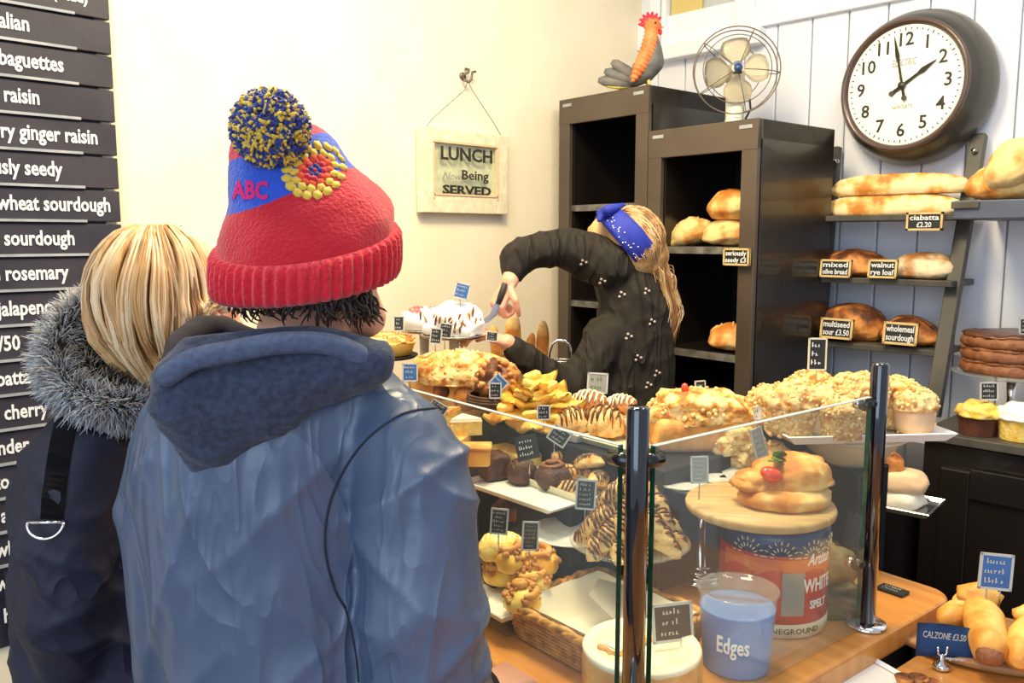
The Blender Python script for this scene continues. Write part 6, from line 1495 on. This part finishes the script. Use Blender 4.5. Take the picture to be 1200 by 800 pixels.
def gdisp(p, n): return .008*ridge(Vector((p.x*13+p.z*6, p.y*6, p.z*4-p.x*3)), 4)+.004*ridge(Vector((p.x*9, p.y*9, p.z*12)), 4)-.005
sm_ = fuse(bm, .006, 6, gdisp); sw_ = obj('sweatshirt', sm_, 'sweat', girl)
BG = BVHTree.FromPolygons([v.co for v in sm_.vertices], [p.vertices for p in sm_.polygons])
for px, py in ((684, 308), (729, 346), (758, 342), (764, 378), (737, 395), (770, 438), (706, 330), (748, 420), (760, 452)):
    p, n = onto(BG, px, py, OG, .0012)
    if p is None: continue
    bm = NB(); q = n.to_track_quat('Z', 'Y').to_matrix().to_4x4(); q.translation = p
    for a in (.3, 1.9, 3.6): cyl(bm, q @ Vector((.008*math.cos(a), .009*math.sin(a), 0)), q @ Vector((.008*math.cos(a), .009*math.sin(a), .0012)), .0042, seg=8)
    o = obj('printed_flower', bm, 'petal', sw_); 
# hair, pony tail
HG = LG(742, 287, DG); bm = NB(); sph(bm, HG, (.096, .100, .112), 3); chain(bm, [LG(755, 300), LG(764, 316)], [.075, .045], 2); chain(bm, [LG(718, 268), LG(704, 276, DG)], [.06, .045], 2)
gh = obj('hair', fuse(bm, .005, 4, lambda p, n: .001*noise.noise(p*90)), 'blond', girl)
bm = NB(); rq = random.Random(12)
for i in range(420):
    a = Vector((rq.gauss(0, 1), rq.gauss(0, 1), rq.gauss(0, 1))); s = LG(766, 318, DG-.0)+a*.008; pts = [s, s+Vector((.018, -.02, -.005))+a*.006, LG(778, 340, DG-.02)+a*.013, LG(785, 365, DG-.02)+a*.014, LG(781+rq.uniform(-4, 5), 385+rq.uniform(-4, 22), DG-.02)+a*.010]
    pp_ = smoothed(pts, 3); nf = len(bm.faces); tube(bm, pp_, [.0014]*(len(pp_)-1)+[.0004], 4); mi = rq.choice((0, 0, 1, 2)); bm.faces.ensure_lookup_table()
    for q in bm.faces[nf:]: q.material_index = mi
for i in range(700):
    th = rq.uniform(0, 2*PI); e = Vector((math.cos(th)*.02, math.sin(th)*.02, 0)); ph = rq.uniform(-1, 1); 
    up_ = Vector((-.55, 0, .83)); dn = LG(766, 318, DG); st = HG+Vector((math.cos(th)*.05*abs(ph)-.03, math.sin(th)*.1, .1*math.cos(ph)))
    d0 = (st-HG).normalized(); st = HG+Vector((d0.x*.097, d0.y*.102, d0.z*.113)); pts = [st]
    for k in (1, 2, 3):
        t = k/4; q = st.lerp(dn, t)-HG; q.normalize(); pts.append(HG+Vector((q.x*.099, q.y*.104, q.z*.115)))
    pts.append(dn+e*.6); pp_ = smoothed(pts, 2); nf = len(bm.faces); tube(bm, pp_, .0011, 4); mi = rq.choice((0, 0, 1, 2)); bm.faces.ensure_lookup_table()
    for q in bm.faces[nf:]: q.material_index = mi
obj('hair_strands', bm, ['blond', 'blond2', 'blond3'], gh, recalc=False)
bm = NB(); tube(bm, [LG(766, 318)+Vector((.02*math.cos(a), .02*math.sin(a)-.01, .008*math.sin(a))) for a in [2*PI*i/16 for i in range(16)]], .004, 6, True); obj('hair_tie', bm, 'strap', gh)
# bandana
bm = NB(); cB = LG(735, 279, DG); d1 = (LG(763, 312)-LG(705, 246)); R1 = d1.length/2+.004; d1.normalize(); dy = Vector((0, 1, 0)); wv = d1.cross(dy).normalized()
G = []; NN = 56
for i in range(NN):
    a = 2*PI*i/NN; row = []
    for j in range(6):
        s = (j/5-.5); wd = .078*(.7+.25*abs(math.sin(a))); p = cB+d1*math.cos(a)*R1*(1-.25*s*s)+dy*math.sin(a)*.112*(1-.2*s*s)+wv*s*wd
        row.append(bm.verts.new(p+(p-cB).normalized()*.002*math.sin(s*14+a*3)))
    G.append(row)
for i in range(NN):
    for j in range(5): bm.faces.new((G[i][j], G[(i+1) % NN][j], G[(i+1) % NN][j+1], G[i][j+1]))
bmesh.ops.recalc_face_normals(bm, faces=bm.faces); bmesh.ops.solidify(bm, geom=bm.faces[:], thickness=.003)
bd = obj('bandana', bm, 'bandana', girl); bd.data.update()
BB = BVHTree.FromPolygons([v.co for v in bd.data.vertices], [p.vertices for p in bd.data.polygons])
bm = NB(); chain(bm, [LG(704, 250, DG-.06), LG(712, 246, DG-.08), LG(722, 243, DG-.07), LG(731, 240, DG-.05)], [.014, .016, .012, .006], 2, .25); chain(bm, [LG(706, 250, DG-.07), LG(702, 258, DG-.08)], [.013, .007], 2); obj('bandana_knot', fuse(bm, .003, 2), 'bandana', bd)
bm = NB()
for i in range(26):
    px, py = 710+46*(i % 13)/12+rq.uniform(-5, 5), 254+52*(i % 13)/12+rq.uniform(-6, 6); p, n = onto(BB, px, py, OG, .0008)
    if p is None: continue
    cyl(bm, p, p+n*.0006, .0022, seg=6)
o = obj('white_print', bm, 'white', bd); o['kind'] = 'stuff'
# knife
kn = thing('cake_knife', 'steel cake knife held in the raised hand over the meringue cake', 'knife', gw+R*LG(583, 355, 2.29).x+F*LG(583, 355, 2.29).y+Vector((0, 0, LG(583, 355, 2.29).z)), YAW)
k0 = LG(583, 355, 2.29); bm = NB(); tube(bm, [LG(592, 332, 2.29)-k0, LG(587, 346, 2.29)-k0, LG(584, 356, 2.29)-k0], [.008, .009, .0075], 10); obj('handle', bm, 'ink', kn)
bm = NB(); a = [LG(581, 352, 2.29), LG(588, 356, 2.29), LG(584, 368, 2.285), LG(572, 378, 2.27), LG(540, 402, 2.24), LG(536, 401, 2.24), LG(560, 380, 2.265), LG(574, 368, 2.285)]
f = bm.faces.new([bm.verts.new(p-k0) for p in a]); bmesh.ops.solidify(bm, geom=[f], thickness=.0018); flat('blade', bm, 'blade', kn)
